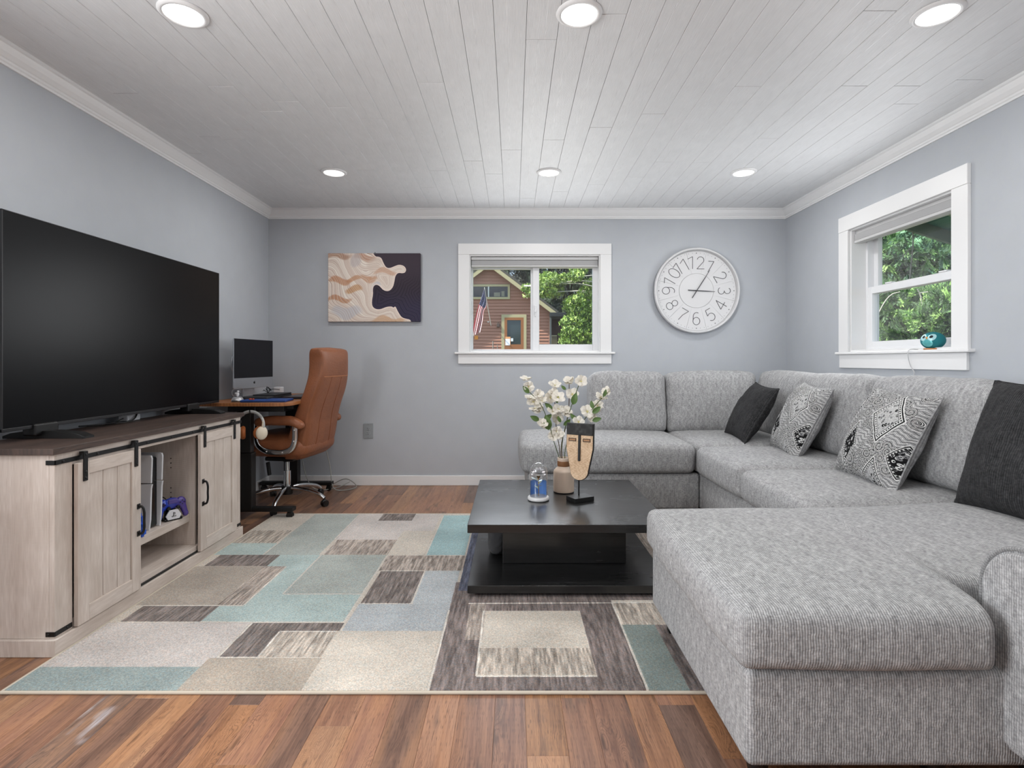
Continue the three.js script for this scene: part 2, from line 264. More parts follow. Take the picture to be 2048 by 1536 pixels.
{
  const w = structGroup('window_2', [XR, 1.165, -3.41]), x = XR, c = 0.105, fr = (z0, z1, y0, y1, l, r, t, b, x0, x1) => mg([bb(x0, x1, y0, y1, z0, z0 + l, 0.004), bb(x0, x1, y0, y1, z1 - r, z1, 0.004), bb(x0, x1, y1 - t, y1, z0 + l, z1 - r, 0.004), bb(x0, x1, y0, y0 + b, z0 + l, z1 - r, 0.004)]);
  pw(w, 'jamb_liner', fr(RW.z0 - 0.001, RW.z1 + 0.001, RW.y0 - 0.001, RW.y1 + 0.001, 0.014, 0.014, 0.014, 0.014, x, x + T), trimMat);
  pw(w, 'casing', bb(x - 0.02, x, RW.y0, RW.y1 - 0.003, RW.z0 - c, RW.z0 + 0.004), trimMat);
  pw(w, 'casing', bb(x - 0.02, x, RW.y0, RW.y1 - 0.003, RW.z1 - 0.004, RW.z1 + c), trimMat);
  pw(w, 'casing', bb(x - 0.022, x, RW.y1 - 0.003, RW.y1 + 0.105, RW.z0 - c, RW.z1 + c), trimMat);
  pw(w, 'window_sill', bb(x - 0.04, x + 0.11, RW.y0 - 0.019, RW.y0, RW.z0 - c - 0.015, RW.z1 + c + 0.025, 0.006, 'z', 2), trimMat);
  pw(w, 'apron', bb(x - 0.018, x, RW.y0 - 0.115, RW.y0 - 0.019, RW.z0 - c + 0.005, RW.z1 + c - 0.01), trimMat);
  pw(w, 'window_frame', fr(RW.z0 + 0.012, RW.z1 - 0.012, RW.y0 + 0.012, RW.y1 - 0.012, 0.02, 0.02, 0.03, 0.02, x + 0.105, x + 0.19), vinylMat);
  const us = pw(w, 'upper_sash', fr(RW.z0 + 0.03, RW.z1 - 0.03, 1.575, RW.y1 - 0.03, 0.042, 0.042, 0.04, 0.045, x + 0.15, x + 0.185), vinylMat);
  pw(us, 'pane', bb(x + 0.166, x + 0.169, 1.61, 1.98, RW.z0 + 0.065, RW.z1 - 0.065, 0), glassMat);
  const ls = pw(w, 'lower_sash', fr(RW.z0 + 0.028, RW.z1 - 0.028, RW.y0 + 0.014, 1.622, 0.045, 0.045, 0.05, 0.058, x + 0.108, x + 0.148), vinylMat);
  pw(ls, 'pane', bb(x + 0.126, x + 0.129, RW.y0 + 0.06, 1.58, RW.z0 + 0.065, RW.z1 - 0.065, 0), glassMat);
  pw(ls, 'latch', bb(x + 0.105, x + 0.135, 1.622, 1.632, -3.66, -3.6, 0.003), vinylMat);
  pw(ls, 'latch', bb(x + 0.105, x + 0.135, 1.622, 1.632, -3.2, -3.14, 0.003), vinylMat);
  const sh = pw(w, 'window_shade', bb(x + 0.02, x + 0.07, 1.955, 2.003, RW.z0 + 0.018, RW.z1 - 0.018, 0.005), shadeMat);
  pw(sh, 'head_rail', bb(x + 0.03, x + 0.08, 2.004, 2.027, RW.z0 + 0.016, RW.z1 - 0.016, 0.005), railMat);
  pw(sh, 'bottom_rail', bb(x + 0.018, x + 0.075, 1.938, 1.956, RW.z0 + 0.018, RW.z1 - 0.018, 0.004), railMat);
  const d = new THREE.RectAreaLight(DAY_COLOR, DAY_RIGHT, 0.8, 0.72); d.name = 'daylight'; d.position.set(-0.026, 0.4, 0); d.rotation.y = Math.PI / 2; w.add(d);
}
{ // a window in the left wall beside the camera: its daylight falls on the floor and the sofa's left faces
  const w = structGroup('window_3', [XL, LW.y0, -0.3]), x = XL, fr = (z0, z1, y0, y1, l, x0, x1) => mg([bb(x0, x1, y0, y1, z0, z0 + l, 0.003), bb(x0, x1, y0, y1, z1 - l, z1, 0.003), bb(x0, x1, y1 - l, y1, z0 + l, z1 - l, 0.003), bb(x0, x1, y0, y0 + l, z0 + l, z1 - l, 0.003)]);
  pw(w, 'casing', fr(LW.z0 - 0.1, LW.z1 + 0.1, LW.y0 - 0.1, LW.y1 + 0.1, 0.102, x, x + 0.018), trimMat);
  pw(w, 'window_frame', fr(LW.z0 + 0.001, LW.z1 - 0.001, LW.y0 + 0.001, LW.y1 - 0.001, 0.05, x - 0.17, x - 0.11), vinylMat);
  pw(w, 'pane', bb(x - 0.142, x - 0.139, LW.y0 + 0.04, LW.y1 - 0.04, LW.z0 + 0.04, LW.z1 - 0.04, 0), glassMat);
  const d = new THREE.RectAreaLight(DAY_COLOR, DAY_LEFT, LW.z1 - LW.z0 - 0.1, LW.y1 - LW.y0 - 0.1); d.name = 'daylight'; d.position.set(-0.1, (LW.y1 - LW.y0) / 2, (LW.z0 + LW.z1) / 2 + 0.3); d.rotation.y = -Math.PI / 2; w.add(d);
}

// --- recessed ceiling lamps
const lampGlow = new THREE.MeshStandardMaterial({ color: '#ffffff', emissive: LAMP_COLOR, emissiveIntensity: 3.2, roughness: 0.5 });
{
  const xs = [-1.27, 0.255, 1.635], rows = [[-3.83, 'in the far row over the back window wall'], [-2.08, 'in the near row above the coffee table'], [-0.33, 'overhead, outside the view']];
  const side = ['leftmost', 'middle', 'rightmost'];
  for (const [z, where] of rows) xs.forEach((x, i) => {
    const l = thing('ceiling_light', 'round white recessed ceiling lamp, ' + side[i] + ' ' + where, 'ceiling lamp', [x, H, z], 0, 'recessed ceiling lamps');
    part(l, 'trim_ring', lathe([[0.066, -0.001], [0.071, -0.011], [0.08, -0.01], [0.0885, -0.003], [0.088, 0.001], [0.066, 0.001]], 48), trimMat);
    part(l, 'diffuser', lathe([[0, -0.009], [0.06, -0.0085], [0.0705, -0.007], [0.0705, -0.003], [0, -0.003]], 40), lampGlow);
    const a = new THREE.RectAreaLight(LAMP_COLOR, LAMP, 0.124, 0.124); a.name = 'lamp'; a.position.set(0, -0.014, 0); a.rotation.x = -Math.PI / 2; l.add(a);
  });
}

// ------------------------------------------------------------------ upholstery
const ribTex = (light, dark, seed) => tex(512, 512, (x, y, u, v) => {   // 0.3 m of ribbed chenille, ribs along v
  const w = 0.35 * (noise(u * 8, v * 30, 8, 30, seed) - 0.5), rib = 0.5 + 0.5 * Math.cos((u * 46 + w) * 6.2832), nub = noise(u * 46, v * 110, 46, 110, seed + 1), slub = fbm(u * 46, v * 14, 46, 14, seed + 2, 3), mot = fbm(u * 40, v * 60, 40, 60, seed + 3, 2);
  const t = clamp(0.16 + 0.32 * rib + 0.28 * nub + 0.45 * (slub - 0.45) + 0.35 * (mot - 0.45)); return mix3(dark, light, t);
});
const ribBump = tex(512, 512, (x, y, u, v) => { const w = 0.35 * (noise(u * 8, v * 30, 8, 30, 4) - 0.5); return 255 * clamp(0.6 * Math.pow(0.5 + 0.5 * Math.cos((u * 46 + w) * 6.2832), 0.7) + 0.4 * noise(u * 46, v * 110, 46, 110, 5)); }, false);
const sofaMap = ribTex([206, 206, 206], [112, 112, 113], 4);
const sofaMat = M('#ffffff', 0.95, { map: rep(sofaMap, 3.33, 3.33), bumpMap: rep(ribBump, 3.33, 3.33), bumpScale: 0.0015, sheen: 0.25, sheenRoughness: 0.6, sheenColor: new THREE.Color(0.75, 0.75, 0.75), specularIntensity: 0.3 });
const pillowDarkMap = ribTex([74, 74, 75], [30, 30, 31], 9);
const pillowDarkMat = M('#ffffff', 0.95, { map: rep(pillowDarkMap, 2.6, 2.6), bumpMap: rep(ribBump, 2.6, 2.6), bumpScale: 0.002, sheen: 0.2, sheenRoughness: 0.6, sheenColor: new THREE.Color(0.4, 0.4, 0.4), specularIntensity: 0.2 });
const blackMat = M('#0b0b0b', 0.45), blackMetal = M('#0d0d0e', 0.42, { specularIntensity: 0.9 });

{ // sectional sofa in a U with a chaise
  const so = thing('sectional_sofa', 'large light grey ribbed fabric U-shaped sectional sofa with chaise, along the back and right walls', 'sofa', [1.3, 0, -3.2]);
  const base = (name, x0, x1, z0, z1, y0 = 0.09, y1 = 0.334, r = 0.022) => pw(so, name, bb(x0, x1, y0, y1, z0, z1, r, 'y', 3), sofaMat);
  base('base', 0.1, 1.27, -4.66, -3.665);
  base('base', 1.272, 2.33, -4.66, -3.662);
  base('base', 1.272, 2.33, -3.66, -2.255);
  base('chaise_base', 0.578, 2.2, -2.25, -1.335);
  base('back_frame', 0.66, 2.32, -4.7, -4.5, 0.335, 0.86, 0.04);
  base('back_frame', 2.16, 2.35, -4.45, -1.2, 0.335, 0.86, 0.04);
  const cu = (name, x0, x1, y0, y1, z0, z1, o) => { const g = cushion(x1 - x0, y1 - y0, z1 - z0, o); g.translate((x0 + x1) / 2, (y0 + y1) / 2, (z0 + z1) / 2); return pw(so, name, g, sofaMat); };
  cu('seat_cushion', 0.06, 1.235, 0.337, 0.535, -4.48, -3.635, { r: 0.045, top: 0.022, front: 0.016, side: 0.02, seed: 2 });
  cu('seat_cushion', 1.24, 2.12, 0.337, 0.535, -4.48, -3.66, { r: 0.04, top: 0.02, front: 0.01, seed: 3 });
  cu('seat_cushion', 1.238, 2.12, 0.337, 0.522, -3.655, -2.962, { r: 0.042, top: 0.018, front: 0.012, side: 0.02, seed: 4 });
  cu('seat_cushion', 1.24, 2.12, 0.337, 0.508, -2.958, -2.262, { r: 0.042, top: 0.018, front: 0.012, side: 0.022, seed: 5 });
  { // chaise pad: notched at the near right where the arm stands
    const x0 = 0.555, x1 = 2.12, y0 = 0.337, y1 = 0.488, z0 = -2.262, z1 = -1.312, cx = (x0 + x1) / 2, cz = (z0 + z1) / 2;
    const g = cushion(x1 - x0, y1 - y0, z1 - z0, { r: 0.034, step: 0.016, top: 0.026, front: 0.012, side: 0.016, wrinkle: 0.004, seed: 6, shape: (v) => { const near = 0.2 * sstep(1.165, 1.215, v.x + cx); const t = (v.z - (z0 - cz)) / (z1 - z0); v.z -= near * t; v.y += v.y > 0 ? 0.02 * sstep(1.3, 1.9, v.x + cx) : 0; } });
    pw(so, 'chaise_cushion', g.translate(cx, (y0 + y1) / 2, cz), sofaMat);
  }
  const backC = (x, y, z, w, h, t, turn, tilt, seed, s = 1) => {
    const g = cushion(w, h, t, { r: 0.05, top: 0.028, front: 0.04, side: 0.006, wrinkle: 0.007, seed, step: 0.024, shape: (v) => { const e = 1 - Math.min(1, Math.min(w / 2 - Math.abs(v.x), h / 2 - Math.abs(v.y)) / 0.12); if (e > 0) { v.z += 0.006 * e * Math.sin(v.x * 60 + v.y * 45 + seed) * (0.4 + noise(v.x * 6 + 50, v.y * 6 + 50, 512, 512, seed)); v.y += v.y > 0.15 * h ? 0.009 * (noise(v.x * 9 + 50, 2, 512, 512, seed) - 0.5) : 0; } const crease = Math.exp(-Math.pow((v.y - h * 0.32 + 0.03 * Math.sin(v.x * 9 + seed)) / 0.012, 2)) * sstep(w * 0.25, w * 0.5, Math.abs(v.x)); v.z -= Math.sign(v.z) * 0.008 * crease; } });
    g.rotateX(-tilt); g.rotateY(turn); pw(so, 'back_cushion', g.translate(x, y, z), sofaMat);
  };
  backC(0.925, 0.752, -4.44, 0.605, 0.47, 0.25, 0, R(7), 7);
  backC(1.6, 0.752, -4.44, 0.73, 0.48, 0.25, 0, R(7), 8);
  backC(2.1, 0.755, -4.06, 0.72, 0.475, 0.25, -Math.PI / 2, R(8), 9);
  backC(2.085, 0.755, -3.35, 0.69, 0.475, 0.27, -Math.PI / 2, R(8), 10);
  backC(2.085, 0.752, -2.6, 0.79, 0.48, 0.27, -Math.PI / 2, R(8), 11);
  backC(2.13, 0.752, -1.82, 0.74, 0.48, 0.27, -Math.PI / 2, R(8), 12);
  { // near arm with a rounded top and a piped front panel
    const zc = -1.285, hw = 0.132, pts = [], pin = []; const yT = 0.652;
    const outline = (k) => { const a = [], w = hw - k, r = w; a.push([-w, 0.14 + k], [w, 0.14 + k]); for (let i = 0; i <= 20; i++) { const t = (i / 20) * Math.PI; a.push([r * Math.cos(t), yT - hw + (r) * Math.sin(t)]); } return a; };
    const body = extr(outline(0.008), 1.06, 0.008, 2); body.rotateY(Math.PI / 2).translate(1.232, 0, zc); pw(so, 'armrest', boxUV(body, 'y'), sofaMat);
    const pl = []; for (let i = 0; i <= 20; i++) { const t = (i / 20) * Math.PI; pl.push([1.226, yT - hw + (hw - 0.006) * Math.sin(t), zc + (hw - 0.006) * Math.cos(t)]); }
    pw(so, 'piping', tube([[1.226, 0.15, zc + hw - 0.006], [1.226, 0.35, zc + hw - 0.006], ...pl, [1.226, 0.35, zc - hw + 0.006], [1.226, 0.15, zc - hw + 0.006]], 0.0065, 80, 8), sofaMat);
    const pan = extr(outline(0.022), 0.006, 0.006, 2); pan.rotateY(-Math.PI / 2).translate(1.226, 0, zc); pw(so, 'arm_panel', boxUV(pan, 'y'), sofaMat);
  }
  for (const [x, z] of [[0.16, -3.74], [0.16, -4.58], [1.2, -3.74], [1.34, -3.5], [1.34, -2.4], [0.64, -2.17], [0.64, -1.42], [1.1, -1.42], [2.25, -4.58], [2.25, -2.4]]) pw(so, 'leg', lathe([[0, 0.012], [0.022, 0.012], [0.03, 0.05], [0.034, 0.095], [0, 0.095]], 4).rotateY(Math.PI / 4).translate(x, 0, z), blackMat);
  pw(so, 'leg', bb(1.28, 1.36, 0.0, 0.145, -1.37, -1.29, 0.004), blackMat); pw(so, 'leg', bb(2.2, 2.28, 0, 0.145, -1.3, -1.2, 0.004), blackMat);
}

// --- throw pillows
function pillowGeos(s, thick, seed, soft = 0.07) {
  const N = 34, mk = (side) => { const P = [], U = [], I = []; for (let j = 0; j <= N; j++) for (let i = 0; i <= N; i++) { const u = i / N * 2 - 1, v = j / N * 2 - 1, k = 1 - soft * (1 - u * u) * Math.abs(v) ** 3, m = 1 - soft * (1 - v * v) * Math.abs(u) ** 3; const t = Math.pow(Math.max(0, (1 - Math.pow(Math.abs(u), 2.6)) * (1 - Math.pow(Math.abs(v), 2.6))), 0.55); P.push(u * m * s / 2, v * k * s / 2 + 0.0, side * (thick / 2 * t + 0.003) + 0.03 * (fbm(u * 2.4 + 9, v * 2.4 + 9, 64, 64, seed, 3) - 0.5) * t); U.push(i / N, j / N); } for (let j = 0; j < N; j++) for (let i = 0; i < N; i++) { const a = j * (N + 1) + i, b = a + 1, c = a + N + 1, d = c + 1; side > 0 ? I.push(a, b, d, a, d, c) : I.push(a, d, b, a, c, d); } const g = new THREE.BufferGeometry(); g.setAttribute('position', new THREE.Float32BufferAttribute(P, 3)); g.setAttribute('uv', new THREE.Float32BufferAttribute(U, 2)); g.setIndex(I); g.computeVertexNormals(); return clean(g); };
  const edge = []; for (let i = 0; i < 4 * 16; i++) { const e = Math.floor(i / 16), t = (i % 16) / 16 * 2 - 1; let u, v; if (e === 0) { u = t; v = -1; } else if (e === 1) { u = 1; v = t; } else if (e === 2) { u = -t; v = 1; } else { u = -1; v = -t; } const k = 1 - soft * (1 - u * u) * Math.abs(v) ** 3, m = 1 - soft * (1 - v * v) * Math.abs(u) ** 3; edge.push([u * m * s / 2, v * k * s / 2, 0]); }
  return [mk(1), mk(-1), edge];
}
const patTex = (seed) => canvasTex(1024, 1024, (c, W) => {
  const rnd = rng(seed), ink = '#1d1d1e', pale = '#d6d6d4', mid = '#7f7f80';
  c.fillStyle = '#a2a2a2'; c.fillRect(0, 0, W, W); c.lineJoin = 'round';
  const swirl = (x, y, r, dir) => { for (const [lw, col] of [[24, ink], [15, pale], [4, ink]]) { c.strokeStyle = col; c.lineWidth = lw * r / 60; c.beginPath(); for (let a = 0; a < 12; a += 0.2) { const q = r * (1 - a / 13); c.lineTo(x + dir * q * Math.cos(a), y + q * Math.sin(a)); } c.stroke(); } };
  for (let i = 0; i < 60; i++) { const y0 = i * 18.5 - 20; c.strokeStyle = i % 2 ? pale : '#5c5c5d'; c.lineWidth = 5; c.beginPath(); for (let x = 0; x <= W; x += 8) c.lineTo(x, y0 + 16 * Math.sin(x / 30 + i * 0.25) + 7 * Math.sin(x / 12 + i)); c.stroke(); }
  for (let i = 0; i < 84; i++) swirl(rnd() * W, rnd() * W, 38 + 36 * rnd(), rnd() < 0.5 ? 1 : -1);
  const diamond = (x, y, w, h, fill) => { const path = (k) => { c.beginPath(); c.moveTo(x, y - h * k); c.lineTo(x + w * k, y); c.lineTo(x, y + h * k); c.lineTo(x - w * k, y); c.closePath(); };
    path(1.16); c.fillStyle = pale; c.fill(); path(1.08); c.fillStyle = ink; c.fill(); path(1.0); c.fillStyle = pale; c.fill(); c.setLineDash([16, 12]); c.strokeStyle = ink; c.lineWidth = 12; path(0.9); c.stroke(); c.setLineDash([]); path(0.8); c.fillStyle = fill; c.fill(); c.lineWidth = 5; c.strokeStyle = ink; c.stroke();
    c.save(); path(0.76); c.clip(); for (let i = 0; i < 46; i++) { c.fillStyle = fill === ink ? (rnd() < 0.5 ? pale : mid) : (rnd() < 0.6 ? ink : mid); const px = x + (rnd() - 0.5) * 2 * w * 0.7, py = y + (rnd() - 0.5) * 2 * h * 0.7; c.beginPath(); c.arc(px, py, 5 + 12 * rnd(), 0, 6.3); c.fill(); c.fillStyle = fill === ink ? ink : pale; c.beginPath(); c.arc(px + 3, py, 3 + 4 * rnd(), 0, 6.3); c.fill(); } c.restore(); };
  diamond(700, 330, 200, 250, '#b9b9b8'); diamond(300, 690, 150, 230, ink); diamond(130, 230, 90, 210, '#b9b9b8'); diamond(760, 1000, 150, 230, '#b0b0b0'); diamond(1010, 700, 110, 160, ink);
  const id = c.getImageData(0, 0, W, W), d = id.data; for (let i = 0; i < d.length; i += 4) { const p = i / 4, x = p % W, y = (p / W) | 0, k = 0.82 + 0.36 * noise(x / 5, y / 3, 512, 512, seed) - 0.1 * ((y >> 1) & 1); d[i] *= k; d[i + 1] *= k; d[i + 2] *= k; } c.putImageData(id, 0, 0);
});
const patBump = tex(256, 256, (x, y, u, v) => 255 * noise(u * 90, v * 120, 90, 120, 3), false);
const pat1 = M('#ffffff', 0.95, { map: patTex(21), bumpMap: patBump, bumpScale: 0.003, specularIntensity: 0.2 });
const pillowGreyMat = M('#ffffff', 0.95, { map: rep(sofaMap, 1.3, 1.3), bumpMap: rep(ribBump, 1.3, 1.3), bumpScale: 0.001, specularIntensity: 0.2 });
const darkPillowUV = M('#ffffff', 0.95, { map: rep(pillowDarkMap, 1.4, 1.4), bumpMap: rep(ribBump, 1.4, 1.4), bumpScale: 0.0022, sheen: 0.15, sheenRoughness: 0.6, sheenColor: new THREE.Color(0.4, 0.4, 0.4), specularIntensity: 0.2 });
function pillow(label, pos, s, thick, yaw, tilt, roll, front, back, seed, frontName = 'front_cover') {
  const o = thing('throw_pillow', label, 'pillow', pos, 0); o.rotation.set(0, 0, 0); o.rotation.order = 'YXZ'; o.rotation.y = yaw; o.rotation.x = -tilt; o.rotation.z = roll;
  const [f, b, e] = pillowGeos(s, thick, seed); part(o, frontName, f, front); part(o, 'back_cover', b, back); part(o, 'seam', tube(e, 0.004, 128, 6, true), back); return o;
}
pillow('plain charcoal throw pillow standing in the back corner of the sofa', [1.705, 0.735, -3.88], 0.44, 0.15, -Math.PI / 2 - R(3), R(30), R(-4), darkPillowUV, darkPillowUV, 1);
pillow('black and white patterned throw pillow next to the charcoal corner pillow', [1.8, 0.732, -3.39], 0.475, 0.17, -Math.PI / 2 - R(8), R(25), R(-3), pat1, pillowGreyMat, 2);
pillow('black and white patterned throw pillow below the right window, larger in view of the two', [1.81, 0.728, -2.635], 0.485, 0.18, -Math.PI / 2 - R(2), R(24), R(-3), pat1, pillowGreyMat, 3);
pillow('large charcoal throw pillow by the near sofa arm at the right picture edge', [1.925, 0.762, -1.97], 0.54, 0.2, -Math.PI / 2 + R(2), R(19), R(0), darkPillowUV, darkPillowUV, 4);

// ------------------------------------------------------------------ rug
{
  const x0 = -1.69, z0 = 3.857, z1 = 1.782, W = 2.9, D = z0 - z1, TW = 2048, TH = 1466;
  const cream = '#beb6ab', pink = '#bcb5b0', tan = '#a2998f', dark = '#756d69', brown = '#968c84', aqua = '#a6b4b1', sage = '#a2a7a2', blue = '#a8acae', teal = '#919c9a', deep = '#736a67', slate = '#5f6270', warm = '#a89e92';
  // blocks of the pattern: [left, right] in metres from the rug's left edge, [far, near] from its far edge, colour, streaked
  const B = [[0, W, 0, D, cream, 0],
    [0, 0.285, 0.06, 0.39, cream, 0], [0, 0.27, 0.39, 0.63, tan, 1], [0, 0.285, 0.63, 0.826, aqua, 0], [0.285, 0.6, 0.02, 0.826, sage, 0], [0.6, 1.18, 0.02, 0.569, pink, 0], [0.77, 1.0, 0.0, 0.178, dark, 1], [0.625, 0.985, 0.569, 0.826, brown, 1], [0.985, 1.2, 0.4, 0.826, cream, 0], [1.205, 1.42, 0.05, 0.832, '#98b0b1', 0],
    [0.05, 0.385, 0.826, 0.992, dark, 1], [0.385, 0.615, 0.826, 1.6, aqua, 0], [0, 0.37, 0.995, 1.45, tan, 0], [0.37, 0.49, 0.995, 1.45, brown, 1], [0.615, 0.985, 0.826, 1.333, sage, 0], [0.49, 0.985, 1.338, 1.604, aqua, 0],
    [0.992, 1.43, 0.837, 1.055, brown, 1], [1.006, 1.232, 1.06, 1.435, dark, 1], [1.232, 1.415, 1.055, 1.68, blue, 0], [1.0, 1.25, 1.44, 1.68, blue, 0],
    [0.05, 0.385, 1.459, 1.604, dark, 1], [0, 0.6, 1.61, 1.936, pink, 0],
    [0.608, 0.99, 1.615, 1.68, dark, 1], [0.608, 0.752, 1.615, 1.873, dark, 1], [0.752, 0.985, 1.685, 1.873, tan, 1], [0.985, 1.411, 1.686, D, cream, 0], [0.577, 0.99, 1.878, D, warm, 0], [0, 0.577, 1.936, D, teal, 0],
    [1.411, 2.135, 1.2, D, deep, 1], [1.43, 1.56, 0.03, 1.3, slate, 1], [1.563, 1.981, 1.505, 1.991, cream, 0], [1.563, 1.981, 1.81, 1.985, tan, 1], [1.5, 1.57, 1.44, 1.75, brown, 1], [2.137, W, 1.427, 1.629, tan, 1], [2.137, W, 1.629, D, '#7c8581', 0], [2.275, W, 1.629, D, deep, 1], [1.56, W, 0, 1.2, brown, 1], [1.56, W, 1.2, 1.4, deep, 1]];
  // outlines carved into the pile
  const carved = [[0.602, 0.05, 0.602, 0.56], [0.615, 0.826, 0.615, 1.335], [0.985, 0.836, 0.985, 1.604], [0.62, 1.336, 0.985, 1.336], [1.0, 1.057, 1.23, 1.057], [1.0, 1.436, 1.24, 1.436], [1.234, 1.06, 1.234, 1.44], [0.606, 1.613, 0.606, 1.875], [0.752, 1.684, 0.98, 1.684], [0.752, 1.684, 0.752, 1.87], [0.05, 1.455, 0.49, 1.455], [0.6, 1.875, 0.76, 1.875], [0.05, 1.607, 1.0, 1.607], [1.41, 1.5, 1.41, D], [1.2, 0.05, 1.2, 0.83], [1.2, 0.834, 1.43, 0.834], [0.287, 0.6, 0.287, 0.826], [0.49, 0.995, 0.49, 1.45], [1.563, 1.505, 1.563, 1.991], [1.563, 1.993, 1.981, 1.993], [2.136, 1.427, 2.136, D], [1.49, 1.434, W, 1.42]];
  const px = TW / W, py = TH / D;
  const paint = (c) => { for (const [a, b, f, n, col] of B) { c.fillStyle = col; c.fillRect(a * px, f * py, (b - a) * px, (n - f) * py); } c.strokeStyle = '#c3bdb4'; c.lineWidth = 6; for (const [a, b, d, e] of carved) { c.beginPath(); c.moveTo(a * px, b * py); c.lineTo(d * px, e * py); c.stroke(); } };
  const streaked = new Uint8Array(TW * TH); for (const [a, b, f, n, , s] of B) for (let y = Math.floor(f * py); y < Math.min(TH, n * py); y++) streaked.fill(s, y * TW + Math.floor(a * px), y * TW + Math.min(TW, Math.floor(b * px)));
  const map = canvasTex(TW, TH, (c) => {
    paint(c); const id = c.getImageData(0, 0, TW, TH), d = id.data;
    for (let y = 0; y < TH; y++) for (let x = 0; x < TW; x++) { const o = (y * TW + x) * 4, st = streaked[y * TW + x], pile = noise(x / 2.1, y / 2.1, 4096, 4096, 1), blot = fbm(x / 160, y / 160, 64, 64, 3, 4), sk = st ? fbm(x / 5, y / 46, 4096, 4096, 5, 3) : 0.5; const k = 0.9 + 0.24 * (pile - 0.5) + 0.26 * (blot - 0.5) + (st ? 0.75 * (sk - 0.44) : 0) + 0.1; const tint = (noise(x / 3, y / 3, 4096, 4096, 8) - 0.5) * 14; d[o] = clamp(d[o] * k + tint, 0, 255); d[o + 1] = clamp(d[o + 1] * k, 0, 255); d[o + 2] = clamp(d[o + 2] * k - tint * 0.6, 0, 255); }
    c.putImageData(id, 0, 0);
  });
  const bump = canvasTex(1024, 733, (c, w, h) => { c.fillStyle = '#b0b0b0'; c.fillRect(0, 0, w, h); c.scale(w / TW, h / TH); c.strokeStyle = '#404040'; c.lineWidth = 9; for (const [a, b, d, e] of carved) { c.beginPath(); c.moveTo(a * px, b * py); c.lineTo(d * px, e * py); c.stroke(); } c.setTransform(1, 0, 0, 1, 0, 0); const id = c.getImageData(0, 0, w, h), q = id.data; for (let i = 0; i < q.length; i += 4) { const p = i / 4, n = 70 * (noise((p % w) / 1.2, Math.floor(p / w) / 1.2, 4096, 4096, 2) - 0.5); q[i] = clamp(q[i] + n, 0, 255); q[i + 1] = q[i]; q[i + 2] = q[i]; } c.putImageData(id, 0, 0); }, false);
  const rugO = thing('area_rug', 'large area rug with cream, aqua and brown rectangles under the black coffee table', 'rug', [x0 + W / 2, 0, -(z0 + z1) / 2]);
  const pile = bx(W - 0.012, 0.011, D - 0.012, 0, 0.0065, 0, 0.004, 'z', 2); { const p = pile.attributes.position, uv = pile.attributes.uv; for (let i = 0; i < p.count; i++) uv.setXY(i, p.getX(i) / W + 0.5, 0.5 - p.getZ(i) / D); }
  part(rugO, 'pile', pile, M('#ffffff', 1, { map, bumpMap: bump, bumpScale: 0.004, sheen: 0.2, sheenRoughness: 0.7, sheenColor: new THREE.Color(0.6, 0.6, 0.6), specularIntensity: 0.1 }));
  const h = 0.0055, e = [[-W / 2, h, -D / 2], [0, h, -D / 2], [W / 2, h, -D / 2], [W / 2, h, 0], [W / 2, h, D / 2], [0, h, D / 2], [-W / 2, h, D / 2], [-W / 2, h, 0]];
  const sides = []; for (let i = 0; i < 8; i += 2) sides.push(bar(e[i], e[(i + 2) % 8], 0.0058, 10)); part(rugO, 'binding', mg(sides), M('#c3b9a9', 0.9));
}

// ------------------------------------------------------------------ coffee table
const woodBlackTex = tex(256, 512, (x, y, u, v) => { const k = 29 + 14 * (fbm(u * 14, v * 3, 14, 3, 3, 4) - 0.5) + 9 * (noise(u * 120, v * 14, 120, 14, 4) - 0.5); return [k, k, k]; });
const woodBlackRough = tex(256, 512, (x, y, u, v) => 62 + 50 * (fbm(u * 5, v * 3, 5, 3, 9, 4) - 0.5) + 8 * (noise(u * 90, v * 12, 90, 12, 5) - 0.5), false);
const tableMat = M('#ffffff', 1.0, { map: woodBlackTex, roughnessMap: woodBlackRough, specularIntensity: 1, clearcoat: 0.35, clearcoatRoughness: 0.3 });
{
  const t = thing('coffee_table', 'low square black wooden coffee table with a pedestal and lower shelf, on the rug', 'coffee table', [0.262, 0.012, -2.955]);
  const s = 0.472;
  part(t, 'tabletop', bb(-s, s, 0.296, 0.335, -s, s, 0.003, 'x', 2), tableMat);
  part(t, 'shelf', bb(-s, s, 0.018, 0.055, -s, s, 0.003, 'x', 2), tableMat);
  part(t, 'pedestal', bb(-0.315, 0.315, 0.055, 0.296, -0.2, 0.2, 0.003, 'x'), tableMat);
  part(t, 'plinth', bb(-s + 0.05, s - 0.05, 0, 0.018, -s + 0.05, s - 0.05, 0.002), blackMat);
  const b = thing('blanket', 'charcoal fluffy blanket folded on the coffee table lower shelf', 'blanket', [-0.085, 0.0675, -2.93]);
  const g = cushion(0.085, 0.15, 0.17, { r: 0.035, wrinkle: 0.014, seed: 41, step: 0.012 }); g.translate(0, 0.074, 0); const fp = g.attributes.position, fn = g.attributes.normal;
  for (let i = 0; i < fp.count; i++) { const k = 0.008 * (noise(fp.getX(i) * 130 + 99, fp.getY(i) * 130 + fp.getZ(i) * 117 + 99, 4096, 4096, 6) - 0.5); fp.setXYZ(i, fp.getX(i) + fn.getX(i) * k, Math.max(0.001, fp.getY(i) + fn.getY(i) * k), fp.getZ(i) + fn.getZ(i) * k); }
  part(b, 'fleece', clean(smoothNormals(g)), M('#3a3a3c', 1, { sheen: 0.3, sheenColor: new THREE.Color(0.4, 0.4, 0.4) }));
}

